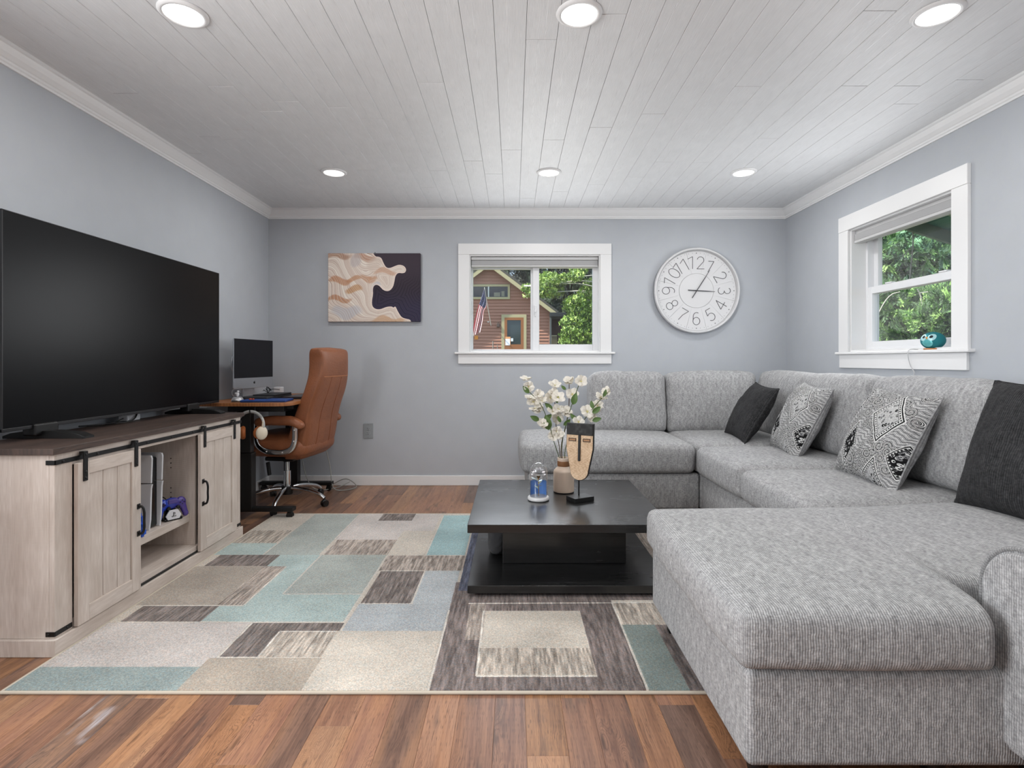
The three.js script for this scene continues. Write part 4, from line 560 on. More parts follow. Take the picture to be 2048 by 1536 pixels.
// ------------------------------------------------------------------ office chair (local: faces -x)
{
  const leatherTex = tex(256, 256, (x, y, u, v) => { const k = 0.92 + 0.16 * fbm(u * 8, v * 8, 8, 8, 3, 4); return [137 * k, 84 * k, 55 * k]; }), leatherBump = tex(256, 256, (x, y, u, v) => 255 * (0.6 * noise(u * 60, v * 60, 60, 60, 7) + 0.4 * fbm(u * 9, v * 9, 9, 9, 8, 3)), false);
  const leather = M('#ffffff', 0.42, { map: rep(leatherTex, 3, 3), bumpMap: rep(leatherBump, 3, 3), bumpScale: 0.0012, specularIntensity: 0.8 }), chrome = M('#d6d8da', 0.12, { metalness: 1 });
  const c = thing('office_chair', 'tan brown leather high-back office chair with chrome arms and base at the desk', 'office chair', [-1.735, 0, -4.15], R(-8));
  // star base
  const bs = part(c, 'star_base', mg([cyl(0.045, 0.04, 0.06, 0, 0.11, 0)]), blackMat);
  for (let i = 0; i < 5; i++) { const a = R(84 - 8 + 72 * i), dx = Math.cos(a), dz = Math.sin(a), p = (r, y) => [dx * r, y, dz * r];
    const sp = part(bs, 'spoke', tube([p(0.02, 0.125), p(0.1, 0.125), p(0.2, 0.11), p(0.28, 0.085), p(0.315, 0.06)], 0.0155, 24, 10), chrome);
    const cg = casterGeo(); cg.rotateY(-a + 0.6 * (i - 2)); cg.translate(dx * 0.318, 0, dz * 0.318); part(bs, 'caster', cg, blackMat); }
  part(c, 'gas_lift', mg([cyl(0.026, 0.026, 0.13, 0, 0.195, 0), cyl(0.017, 0.017, 0.1, 0, 0.31, 0)]), chrome);
  part(c, 'mechanism', mg([bb(-0.13, 0.1, 0.345, 0.375, -0.09, 0.09, 0.008), cyl(0.03, 0.03, 0.03, 0, 0.345, 0), bb(-0.02, 0.0, 0.25, 0.35, 0.17, 0.2, 0.006).rotateZ(0.15).translate(-0.02, 0, -0.06)]), blackMat);
  { const g = cushion(0.54, 0.13, 0.52, { r: 0.055, top: 0.035, front: 0.01, side: 0.015, wrinkle: 0.004, seed: 31 }); part(c, 'seat', g.translate(0.0, 0.47, 0), leather); }
  { // back: swept profile (x rear edge, thickness) up the height
    const prof = [[0.385, 0.14, 0.13], [0.42, 0.172, 0.15], [0.5, 0.198, 0.16], [0.58, 0.212, 0.15], [0.68, 0.225, 0.13], [0.78, 0.25, 0.115], [0.88, 0.285, 0.11], [0.98, 0.312, 0.115], [1.06, 0.322, 0.125], [1.13, 0.322, 0.125], [1.175, 0.312, 0.105], [1.197, 0.285, 0.06]].map(([y, x, t]) => [y, x + 0.085, t]);
    const N = 44, K = 40, P = [], U = [], I = [], cx = new THREE.CatmullRomCurve3(prof.map((p) => V(p[1], p[0], p[2])));
    for (let j = 0; j <= N; j++) { const q = cx.getPoint(j / N), t = j / N, hw = (0.235 + 0.016 * Math.sin(t * 3.0) - 0.035 * sstep(0.5, 0.75, t) + 0.012 * sstep(0.78, 0.9, t)) * (1 - 0.28 * sstep(0.965, 1, t)) * (1 - 0.1 * (1 - sstep(0, 0.06, t)));
      for (let i = 0; i <= K; i++) { const a = (i / K) * Math.PI * 2, e = 7, ca = Math.cos(a), sa = Math.sin(a), se = (v) => Math.sign(v) * Math.pow(Math.abs(v), 2 / e); let x = se(ca), z = se(sa); const puff = x < 0 ? -0.014 * Math.cos(z * Math.PI / 2) * (0.7 + 0.3 * Math.sin(q.y * 34)) : 0.008 * Math.cos(z * Math.PI / 2); P.push(q.x - q.z / 2 + x * q.z / 2 + puff, q.y, z * hw); U.push(i / K * 1.3, q.y); } }
    for (let j = 0; j < N; j++) for (let i = 0; i < K; i++) { const a = j * (K + 1) + i, b = a + 1, d = a + K + 1, e = d + 1; I.push(a, d, b, b, d, e); }
    const cap = (j, flip) => { const s = P.length / 3, o = j * (K + 1); let x = 0, y = 0, z = 0; for (let i = 0; i < K; i++) { x += P[(o + i) * 3] / K; y += P[(o + i) * 3 + 1] / K; z += P[(o + i) * 3 + 2] / K; } P.push(x, y + (flip ? 0.006 : -0.004), z); U.push(0.5, 0.5); for (let i = 0; i < K; i++) flip ? I.push(s, o + i + 1, o + i) : I.push(s, o + i, o + i + 1); };
    cap(0, false); cap(N, true);
    const g = new THREE.BufferGeometry(); g.setAttribute('position', new THREE.Float32BufferAttribute(P, 3)); g.setAttribute('uv', new THREE.Float32BufferAttribute(U, 2)); g.setIndex(I); const bk = part(c, 'backrest', clean(smoothNormals(g)), leather);
    // stitched seams: across the head pillow and down the rear
    const seamM = M('#7d4626', 0.6), rear = (y) => { let t = (y - 0.375) / (1.197 - 0.375); let lo = 0, hi = 1; for (let k = 0; k < 24; k++) { const m = (lo + hi) / 2; cx.getPoint(m).y < y ? (lo = m) : (hi = m); } return cx.getPoint(lo).x; };
    part(bk, 'seam', tube([-0.19, -0.1, 0, 0.1, 0.19].map((z) => [rear(0.985) + 0.0075 * Math.cos(z / 0.21 * Math.PI / 2), 0.985, z]), 0.0028, 20, 6), M('#b9794c', 0.6));
    for (const s of [-1, 1]) { const l = []; for (let y = 0.42; y <= 0.98; y += 0.08) l.push([rear(y) + 0.006, y, s * (0.1 - 0.04 * (y - 0.42))]); part(bk, 'seam', tube(l, 0.0025, 24, 6), seamM); }
  }
  for (const s of [-1, 1]) {
    const z = s * 0.285, a = part(c, 'armrest', cushion(0.35, 0.06, 0.075, { r: 0.027, top: 0.008, front: 0.004, wrinkle: 0.002, seed: 33 + s, step: 0.014, shape: (v) => { v.y -= 0.03 * sstep(0.08, 0.18, v.x) + 0.012 * sstep(-0.05, -0.17, v.x); } }).translate(0.11, 0.672, z), leather);
    part(a, 'arm_loop', (() => { const pts = [[0.15, 0.655, z], [0.152, 0.6, z], [0.148, 0.53, z], [0.125, 0.475, z], [0.07, 0.45, z], [0, 0.447, z], [-0.07, 0.455, z], [-0.13, 0.49, z], [-0.155, 0.55, z], [-0.145, 0.655, z]].map(([a, b, e]) => [a + 0.075, b, e]); const g = tube(pts, 0.02, 48, 12); const p = g.attributes.position; for (let i = 0; i < p.count; i++) p.setZ(i, z + (p.getZ(i) - z) * 0.45); return clean(smoothNormals(g)); })(), chrome);
    part(a, 'bolt', mg([[0.151, 0.61], [0.147, 0.53], [0.06, 0.449], [-0.06, 0.453]].map(([x, y]) => ell(0.006, 0.006, 0.004, x + 0.075, y, z + s * 0.01, 10))), M('#f0f0f0', 0.2, { metalness: 0.9 }));
  }
}

// ------------------------------------------------------------------ on the walls
{ // abstract canvas
  const x0 = -1.625, x1 = -0.815, y0 = 1.446, y1 = 2.047, z = ZB + 0.002, w = thing('canvas_picture', 'abstract canvas with cream and rust waves against dark violet, left of the back window', 'picture', [(x0 + x1) / 2, (y0 + y1) / 2, z]);
  // outline of the dark field, in fractions of the canvas
  const edge = [[0.49, 0], [0.51, 0.05], [0.55, 0.05], [0.58, 0.07], [0.6, 0.14], [0.63, 0.21], [0.67, 0.22], [0.72, 0.19], [0.77, 0.165], [0.82, 0.18], [0.85, 0.23], [0.84, 0.28], [0.81, 0.295], [0.76, 0.285], [0.73, 0.33], [0.72, 0.42], [0.705, 0.5], [0.66, 0.56], [0.6, 0.545], [0.56, 0.48], [0.53, 0.46], [0.5, 0.47], [0.485, 0.52], [0.49, 0.6], [0.475, 0.7], [0.48, 0.78], [0.52, 0.82], [0.57, 0.82], [0.63, 0.785], [0.69, 0.775], [0.71, 0.8], [0.73, 0.77], [0.75, 0.83], [0.77, 0.88], [0.8, 0.94], [0.85, 0.96], [0.89, 0.97], [0.9, 1]];
  const W = 1024, HH = 760, mask = document.createElement('canvas'); mask.width = W; mask.height = HH; const mc = mask.getContext('2d'); mc.fillStyle = '#000'; mc.fillRect(0, 0, W, HH); mc.fillStyle = '#fff'; mc.beginPath(); mc.moveTo(edge[0][0] * W, 0);
  for (let i = 1; i < edge.length - 1; i++) { const a = edge[i], b = edge[i + 1]; mc.quadraticCurveTo(a[0] * W, a[1] * HH, (a[0] + b[0]) / 2 * W, (a[1] + b[1]) / 2 * HH); } mc.lineTo(0.9 * W, HH); mc.lineTo(W, HH); mc.lineTo(W, 0); mc.closePath(); mc.fill();
  const md = mc.getImageData(0, 0, W, HH).data;
  // distance of every pixel from the edge of the dark field, so that the painted waves follow it
  const dist = new Float32Array(W * HH).fill(1e4), dk = (x, y) => md[(y * W + x) * 4] > 128;
  for (let y = 1; y < HH - 1; y++) for (let x = 1; x < W - 1; x++) if (dk(x, y) !== dk(x + 1, y) || dk(x, y) !== dk(x, y + 1)) dist[y * W + x] = 0;
  const relax = (i, j, w) => { if (dist[j] + w < dist[i]) dist[i] = dist[j] + w; };
  for (let y = 1; y < HH; y++) for (let x = 1; x < W - 1; x++) { const i = y * W + x; relax(i, i - 1, 1); relax(i, i - W, 1); relax(i, i - W - 1, 1.414); relax(i, i - W + 1, 1.414); }
  for (let y = HH - 2; y >= 0; y--) for (let x = W - 2; x > 0; x--) { const i = y * W + x; relax(i, i + 1, 1); relax(i, i + W, 1); relax(i, i + W + 1, 1.414); relax(i, i + W - 1, 1.414); }
  const spots = [[0.08, 0.03, 0.16, 0.05, [150, 104, 78]], [0.13, 0.4, 0.12, 0.05, [178, 112, 72]], [0.28, 0.38, 0.08, 0.035, [184, 124, 82]], [0.28, 0.53, 0.09, 0.05, [182, 124, 72]], [0.12, 0.67, 0.13, 0.04, [176, 112, 72]], [0.44, 0.36, 0.09, 0.05, [190, 138, 104]], [0.4, 0.06, 0.12, 0.05, [176, 126, 100]], [0.62, 0.27, 0.12, 0.04, [196, 146, 116]], [0.66, 0.98, 0.2, 0.05, [198, 150, 108]], [0.2, 0.86, 0.16, 0.09, [186, 188, 198]], [0.52, 0.5, 0.05, 0.08, [190, 194, 206]], [0.3, 0.12, 0.06, 0.1, [188, 180, 182]], [0.5, 0.15, 0.08, 0.1, [214, 196, 182]]];
  const art = canvasTex(W, HH, (c) => {
    const id = c.createImageData(W, HH), d = id.data;
    for (let y = 0; y < HH; y++) for (let x = 0; x < W; x++) {
      const u = x / W, v = y / HH, i = y * W + x, o = i * 4, e = Math.min(dist[i], 900); let col;
      const wx = u * 3 + 0.5 * Math.sin(v * 6.5 + u * 3) + 0.9 * fbm(u * 2.2 + 7, v * 2.2 + 3, 64, 64, 61, 2), wy = v * 3 + 0.42 * Math.sin(u * 10 + v * 3) + 0.8 * fbm(u * 2 + 5, v * 2 + 9, 64, 64, 62, 2), flow = wy + 0.4 * Math.sin(wx * 2.4), near = Math.exp(-e / 70);
      const s = near * (e / 62) + (1 - near) * (flow * 1.25 + e / 260), line = s * 6, fr = line - Math.floor(line), n = Math.floor(line), hair = 0.5 + 0.5 * Math.sin(s * 190);
      if (md[o] > 128) { const q = e / 48 + 1.2 * fbm(u * 3 + 2, v * 3 + 1, 64, 64, 67, 2) + 0.5 * Math.sin(u * 9 - v * 5), ln = 0.5 + 0.5 * Math.sin(q * 9); col = mix3([46, 38, 50], [62, 52, 62], sstep(0.75, 0.1, v)); col = mix3(col, [58, 58, 96], sstep(0.45, 0.85, v) * (0.25 + 0.6 * ln)); col = mix3(col, [24, 19, 27], 0.55 * sstep(0.55, 0.95, ln) * sstep(0.25, 0.6, v)); col = mix3(col, [104, 92, 112], 0.35 * Math.pow(0.5 + 0.5 * Math.sin(q * 31), 6) * sstep(0.3, 0.7, v)); }
      else {
        col = mix3([236, 226, 214], [206, 184, 170], hash(n, 3, 9)); col = mix3(col, [246, 240, 232], 0.35 * hair);
        for (const [a, b, ra, rb, k] of spots) { const q = ((u - a) / ra) ** 2 + ((v - b + 0.03 * Math.sin(u * 24)) / rb) ** 2; col = mix3(col, k, 0.8 * sstep(1.5, 0.5, q) * (0.6 + 0.4 * (1 - hair))); }
        col = mix3(col, [134, 100, 84], 0.75 * sstep(0.74, 1, fr) * (0.35 + 0.65 * hash(n, 5, 2))); col = mix3(col, [250, 244, 236], 0.6 * sstep(0.25, 0.02, fr)); col = mix3(col, [240, 222, 210], 0.8 * sstep(16, 6, e));
      }
      d[o] = col[0]; d[o + 1] = col[1]; d[o + 2] = col[2]; d[o + 3] = 255;
    }
    c.putImageData(id, 0, 0);
  });
  const g = bx(x1 - x0, y1 - y0, 0.034, 0, 0, 0.017, 0.003); { const p = g.attributes.position, uv = g.attributes.uv; for (let i = 0; i < p.count; i++) uv.setXY(i, clamp(p.getX(i) / (x1 - x0) + 0.5, 0.002, 0.998), clamp(p.getY(i) / (y1 - y0) + 0.5, 0.002, 0.998)); }
  part(w, 'canvas', g, M('#ffffff', 0.6, { map: art, specularIntensity: 0.5 }));
  part(w, 'nail', cyl(0.003, 0.003, 0.01, 0, 0, 0, 8).rotateX(Math.PI / 2).translate(0.0, (y1 - y0) / 2 + 0.012, 0.004), blackMetal);
}
{ // wall clock
  const k = thing('wall_clock', 'round white wall clock with thin grey numerals on the back wall above the sofa', 'clock', [1.615, 1.719, ZB + 0.001]), R0 = 0.376;
  const white = M('#d5d5d6', 0.5), ink = M('#47474b', 0.5);
  part(k, 'rim', lathe([[R0 - 0.022, 0.01], [R0 - 0.02, 0.05], [R0 - 0.014, 0.056], [R0 - 0.004, 0.054], [R0, 0.045], [R0, 0], [0.1, 0], [0.1, 0.004], [R0 - 0.022, 0.01]], 96).rotateX(Math.PI / 2), white);
  part(k, 'backing', cyl(R0 - 0.012, R0 - 0.012, 0.012, 0, 0, 0, 80).rotateX(Math.PI / 2).translate(0, 0, 0.012), white);
  part(k, 'center_disc', lathe([[0, 0.024], [0.149, 0.024], [0.1515, 0.0225], [0.1515, 0.016], [0, 0.016]], 64).rotateX(Math.PI / 2), white);
  for (let i = 0; i < 12; i++) { const q = [], a0 = R(90 - 30 * i - 15 + 0.28), a1 = R(90 - 30 * i + 15 - 0.28); for (let j = 0; j <= 10; j++) { const a = lerp(a0, a1, j / 10); q.push([0.348 * Math.cos(a), 0.348 * Math.sin(a)]); } for (let j = 10; j >= 0; j--) { const a = lerp(a0, a1, j / 10); q.push([0.154 * Math.cos(a), 0.154 * Math.sin(a)]); } part(k, 'dial_panel', extr(q, 0.003, 0.001, 1).translate(0, 0, 0.0185), white); }
  const S = { arc(cx, cy, rx, ry, a0, a1, n = 18) { const r = []; for (let i = 0; i <= n; i++) { const a = R(lerp(a0, a1, i / n)); r.push([cx + rx * Math.cos(a), cy + ry * Math.sin(a)]); } return r; } };
  const G = { 1: [[[-0.35, 0.3], [0.05, 0.5], [0.05, -0.5]]], 2: [[...S.arc(0, 0.22, 0.27, 0.27, 170, -35), [-0.3, -0.5], [0.3, -0.5]]], 3: [S.arc(0, 0.25, 0.24, 0.25, 150, -90), S.arc(0, -0.25, 0.28, 0.25, 90, -150)], 4: [[[0.12, -0.5], [0.12, 0.5], [-0.32, -0.2], [0.34, -0.2]]], 5: [[[0.24, 0.5], [-0.18, 0.5], [-0.24, 0.04], ...S.arc(-0.0, -0.18, 0.29, 0.31, 140, -140)]], 6: [[...S.arc(0.02, 0.16, 0.28, 0.34, 60, 180), [-0.27, -0.2]], S.arc(0, -0.2, 0.28, 0.3, 0, 360, 28)], 7: [[[-0.3, 0.5], [0.3, 0.5], [0.02, 0], [-0.1, -0.5]]], 8: [S.arc(0, 0.25, 0.23, 0.24, 0, 360, 26), S.arc(0, -0.24, 0.29, 0.26, 0, 360, 26)], 9: [S.arc(0, 0.2, 0.28, 0.3, 0, 360, 28), [...S.arc(-0.02, -0.16, 0.28, 0.34, 240, 360), [0.28, 0.2]]], 0: [S.arc(0, 0, 0.3, 0.5, 0, 360, 34)] };
  const size = 0.108, glyph = (ch, dx) => G[ch].map((l) => { const p = l.map(([x, y]) => V((x * 1 + dx) * size, y * size, 0)); const segs = []; for (let i = 0; i + 1 < p.length; i++) segs.push(bar(p[i].toArray(), p[i + 1].toArray(), 0.0025, 6)); return mg(segs); });
  for (let n = 1; n <= 12; n++) {
    const str = String(n), list = str.length === 1 ? glyph(str, 0) : [...glyph('1', n === 10 ? -0.42 : -0.36), ...glyph(str[1], n === 11 ? 0.3 : 0.34)];
    const a = 90 - 30 * n, flip = n >= 4 && n <= 8, g = mg(list); g.rotateZ(R(a - 90 + (flip ? 180 : 0))); part(k, 'numeral', g.translate(0.246 * Math.cos(R(a)), 0.246 * Math.sin(R(a)), 0.0235), ink);
  }
  const dots = []; for (let i = 0; i < 60; i++) { const a = R(6 * i), r = i % 5 ? 0.0021 : 0.0042; dots.push(cyl(r, r, 0.002, 0, 0, 0, 8).rotateX(Math.PI / 2).translate(0.331 * Math.cos(a), 0.331 * Math.sin(a), 0.0235)); } part(k, 'minute_markers', mg(dots), ink).userData.kind = 'stuff';
  const hand = (deg, l, tail, w, z) => { const g = extr([[-w, -tail], [w, -tail], [w * 0.8, l * 0.6], [w * 0.25, l], [-w * 0.25, l], [-w * 0.8, l * 0.6]], 0.002, 0.0006, 1); g.rotateZ(-R(deg)); return g.translate(0, 0, z); };
  part(k, 'hour_hand', hand(93.2, 0.161, 0.075, 0.0042, 0.03), ink); part(k, 'minute_hand', hand(32.5, 0.212, 0.077, 0.0034, 0.036), ink); part(k, 'hand_hub', cyl(0.006, 0.006, 0.016, 0, 0, 0, 16).rotateX(Math.PI / 2).translate(0, 0, 0.033), ink);
}
{ // outlet
  const o = thing('wall_outlet', 'grey double electrical outlet low on the back wall right of the chair', 'outlet', [-1.28, 0.482, ZB + 0.0005]), gm = M('#979c9f', 0.5), dk = M('#1f2022', 0.6);
  part(o, 'cover_plate', bx(0.086, 0.134, 0.006, 0, 0, 0.003, 0.0028, 'y', 2), gm);
  for (const y of [0.02, -0.02]) { const s = part(o, 'socket', bx(0.036, 0.03, 0.004, 0, y, 0.0065, 0.0019, 'y', 2), M('#9da2a5', 0.4)); part(s, 'slots', mg([bb(-0.009, -0.006, y - 0.002, y + 0.008, 0.0075, 0.009, 0), bb(0.006, 0.009, y - 0.001, y + 0.007, 0.0075, 0.009, 0), cyl(0.003, 0.003, 0.0015, 0, 0, 0, 10).rotateX(Math.PI / 2).translate(0, y - 0.009, 0.0082)]), dk); }
  part(o, 'screw', mg([[0.056], [-0.056], [0]].map(([y]) => ell(0.003, 0.003, 0.0015, 0, y, 0.0062, 8))), M('#6d7073', 0.4));
}
{ // owl speaker on the right window sill
  const o = thing('owl_speaker', 'teal owl-faced round speaker on the right window sill', 'speaker', [XR + 0.012, 1.165, -3.12], -R(70));
  const teal = M('#13727a', 0.75), pale = M('#a9d4d8', 0.7), black = M('#17181c', 0.3), or = M('#e09a4c', 0.6), rx = 0.062, ry = 0.05, rz = 0.055, cy = 0.053;
  part(o, 'body', ell(rx, ry, rz, 0, cy, 0, 40), teal); part(o, 'base_ring', lathe([[0, 0], [0.042, 0], [0.046, 0.003], [0.044, 0.009], [0, 0.009]], 36), M('#c78a5d', 0.6));
  const on = (x, y, k = 1.0) => [x, cy + y, rz * k * Math.sqrt(Math.max(0, 1 - (x / rx) ** 2 - (y / ry) ** 2))];
  const patch = (fn, mat, name, lift) => { const P = [], U = [], I = [], n = 20, m = 6; for (let j = 0; j <= m; j++) for (let i = 0; i < n; i++) { const a = (i / n) * Math.PI * 2, [x, y] = fn(a, j / m), q = on(x, y); P.push(q[0] * (1 + lift), cy + (q[1] - cy) * (1 + lift), q[2] * (1 + lift) + 0.0004); U.push(x, y); } for (let j = 0; j < m; j++) for (let i = 0; i < n; i++) { const a = j * n + i, b = j * n + (i + 1) % n, c2 = a + n, d = b + n; I.push(a, c2, b, b, c2, d); } const g = new THREE.BufferGeometry(); g.setAttribute('position', new THREE.Float32BufferAttribute(P, 3)); g.setAttribute('uv', new THREE.Float32BufferAttribute(U, 2)); g.setIndex(I); return part(o, name, clean(smoothNormals(g)), mat); };
  for (const s of [-1, 1]) { patch((a, t) => [s * 0.022 + 0.019 * t * Math.cos(a), 0.017 + 0.019 * t * Math.sin(a)], pale, 'eye_patch', 0.012); patch((a, t) => [s * 0.0195 + 0.0085 * t * Math.cos(a), 0.02 + 0.008 * t * Math.sin(a)], black, 'eye', 0.022); }
  patch((a, t) => [0.028 * t * Math.cos(a), -0.014 + 0.022 * t * Math.sin(a)], M('#6fbfc0', 0.7), 'belly', 0.008);
  const q = on(0, 0.012); part(o, 'beak', clean(new THREE.ConeGeometry(0.007, 0.016, 4).rotateX(Math.PI).translate(q[0], q[1], q[2] + 0.002)), or);
  const lat = []; for (let i = -3; i <= 3; i++) for (const s of [-1, 1]) { const l = []; for (let t = -1; t <= 1; t += 0.25) { const x = i * 0.007 + s * t * 0.02, y = -0.014 + t * 0.018; if ((x / 0.026) ** 2 + ((y + 0.014) / 0.021) ** 2 < 1) l.push(on(x, y, 1.013)); } if (l.length > 2) lat.push(tube(l, 0.0007, 12, 5)); } part(o, 'belly_lattice', mg(lat), M('#3b9da2', 0.7));
  const c = solo('speaker_cable', tube([[XR + 0.02, 1.17, -3.2], [XR - 0.0, 1.169, -3.22], [XR - 0.043, 1.168, -3.23], [XR - 0.05, 1.15, -3.235], [XR - 0.03, 1.07, -3.24], [XR - 0.022, 1.03, -3.22], [XR - 0.006, 0.97, -3.27], [XR - 0.006, 0.9, -3.29]], 0.0028, 60, 6), M('#cfcfd0', 0.5), 'thin white cable hanging from the owl speaker over the right window apron', 'cable');
}

// ------------------------------------------------------------------ on the coffee table (top at 0.347)
const TT = 0.3475;
{ // glass dome with a foil rose
  const d = thing('rose_dome', 'glass dome with a pearly rose and blue backing on the coffee table', 'glass dome', [0.138, TT, -2.93]);
  part(d, 'dome_base', lathe([[0, 0], [0.056, 0], [0.0585, 0.006], [0.058, 0.015], [0.053, 0.021], [0, 0.021]], 48), M('#cfcfcf', 0.4)); part(d, 'base_foot', lathe([[0, -0.0002], [0.056, -0.0002], [0.0565, 0.004], [0, 0.004]], 40), blackMat);
  const prof = [[0.0475, 0.021], [0.0475, 0.15]]; for (let i = 1; i <= 12; i++) { const a = (i / 12) * Math.PI / 2; prof.push([0.0475 * Math.cos(a), 0.15 + 0.052 * Math.sin(a)]); }
  const inner = prof.map(([r, y], i) => [Math.max(0, r - 0.0017), i > 1 ? y - 0.0017 : y]).reverse(); part(d, 'glass_cover', lathe([...prof, ...inner, prof[0]], 56), M('#ffffff', 0.0, { transmission: 1, thickness: 0.002, ior: 1.45 }));
  part(d, 'blue_backing', clean(new THREE.CylinderGeometry(0.044, 0.044, 0.078, 40, 1, true, Math.PI * 0.5, Math.PI).translate(0, 0.061, 0)), M('#6ca3ee', 0.6, { side: THREE.DoubleSide }), 'blue half cylinder behind the rose');  // plain blue half cylinder that makes the lower dome look blue
  const stem = part(d, 'stem', tube([[0.002, 0.02, 0], [0.001, 0.06, 0.002], [0, 0.1, 0], [-0.002, 0.14, 0]], 0.002, 20, 6), M('#a8793a', 0.35, { metalness: 0.5 }));
  const foil = M('#eef4f2', 0.3, { metalness: 0.12, iridescence: 1, iridescenceIOR: 1.8, iridescenceThicknessRange: [200, 480], side: THREE.DoubleSide });
  const petal = (w, h) => { const g = new THREE.PlaneGeometry(w, h, 6, 6).translate(0, h / 2, 0), p = g.attributes.position; for (let i = 0; i < p.count; i++) { const u = p.getX(i) / (w / 2), v = p.getY(i) / h; p.setXYZ(i, u * w / 2 * Math.sqrt(Math.max(0.05, 1 - Math.pow(v * 1.5 - 0.75, 2) * 1.6)), p.getY(i), -0.35 * w * (1 - u * u) * (1 - v) * 0.6 + 0.5 * h * v * v * 0.5); } g.computeVertexNormals(); return clean(g); };
  const rs = []; const rnd = rng(3); for (let ring = 0; ring < 4; ring++) for (let i = 0; i < 5 + ring; i++) { const g = petal(0.024 + 0.005 * ring, 0.032 - 0.001 * ring); g.rotateX(0.15 + 0.36 * ring); g.translate(0, 0, 0.003 + ring * 0.003); g.rotateY(i / (5 + ring) * 6.283 + ring); g.translate(0, 0.142 - ring * 0.002, 0); rs.push(g); }
  part(d, 'rose', mg(rs), foil);
  const lv = []; for (const [y, a, s] of [[0.07, 0.6, 1], [0.085, 2.6, 1.1], [0.1, 4.4, 1.2], [0.115, 5.6, 1], [0.06, 3.8, 0.9]]) { const g = petal(0.018 * s, 0.036 * s); g.rotateX(0.9); g.rotateY(a); g.translate(0, y, 0); lv.push(g); } part(stem, 'leaf', mg(lv), M('#cfe8e0', 0.25, { metalness: 0.25, iridescence: 1, iridescenceIOR: 1.7, side: THREE.DoubleSide }));
  part(stem, 'sepal', mg([0, 1.2, 2.5, 3.7, 5].map((a) => petal(0.008, 0.03).rotateX(0.5).rotateY(a).translate(0, 0.11, 0))), M('#b98a3c', 0.3, { metalness: 0.7, side: THREE.DoubleSide }));
}
const vasePos = [0.292, TT, -3.11];
{
  const v = thing('vase', 'small cream bottle vase with a brown neck band on the coffee table', 'vase', vasePos), cream = M('#d8c2ae', 0.32, { map: tex(128, 128, (x, y, u, vv) => { const k = 238 + 34 * (fbm(u * 6, vv * 3, 6, 3, 4, 4) - 0.5); return [k, k, k]; }), clearcoat: 0.3, clearcoatRoughness: 0.3 });
  part(v, 'body', lathe([[0, 0.0], [0.056, 0], [0.059, 0.006], [0.06, 0.02], [0.0595, 0.115], [0.056, 0.126], [0.045, 0.136], [0.036, 0.142], [0.035, 0.15]], 48), cream); part(v, 'neck_band', lathe([[0.0355, 0.149], [0.0362, 0.152], [0.0362, 0.176], [0.0355, 0.179]], 48), M('#7c5230', 0.55)); part(v, 'rim', lathe([[0.0355, 0.178], [0.036, 0.19], [0.0375, 0.196], [0.034, 0.197], [0.031, 0.188], [0.031, 0.12]], 48), cream); part(v, 'foot', lathe([[0, 0.0001], [0.0565, -0.0001], [0.0595, 0.005], [0, 0.005]], 40), M('#2c2320', 0.6));
}
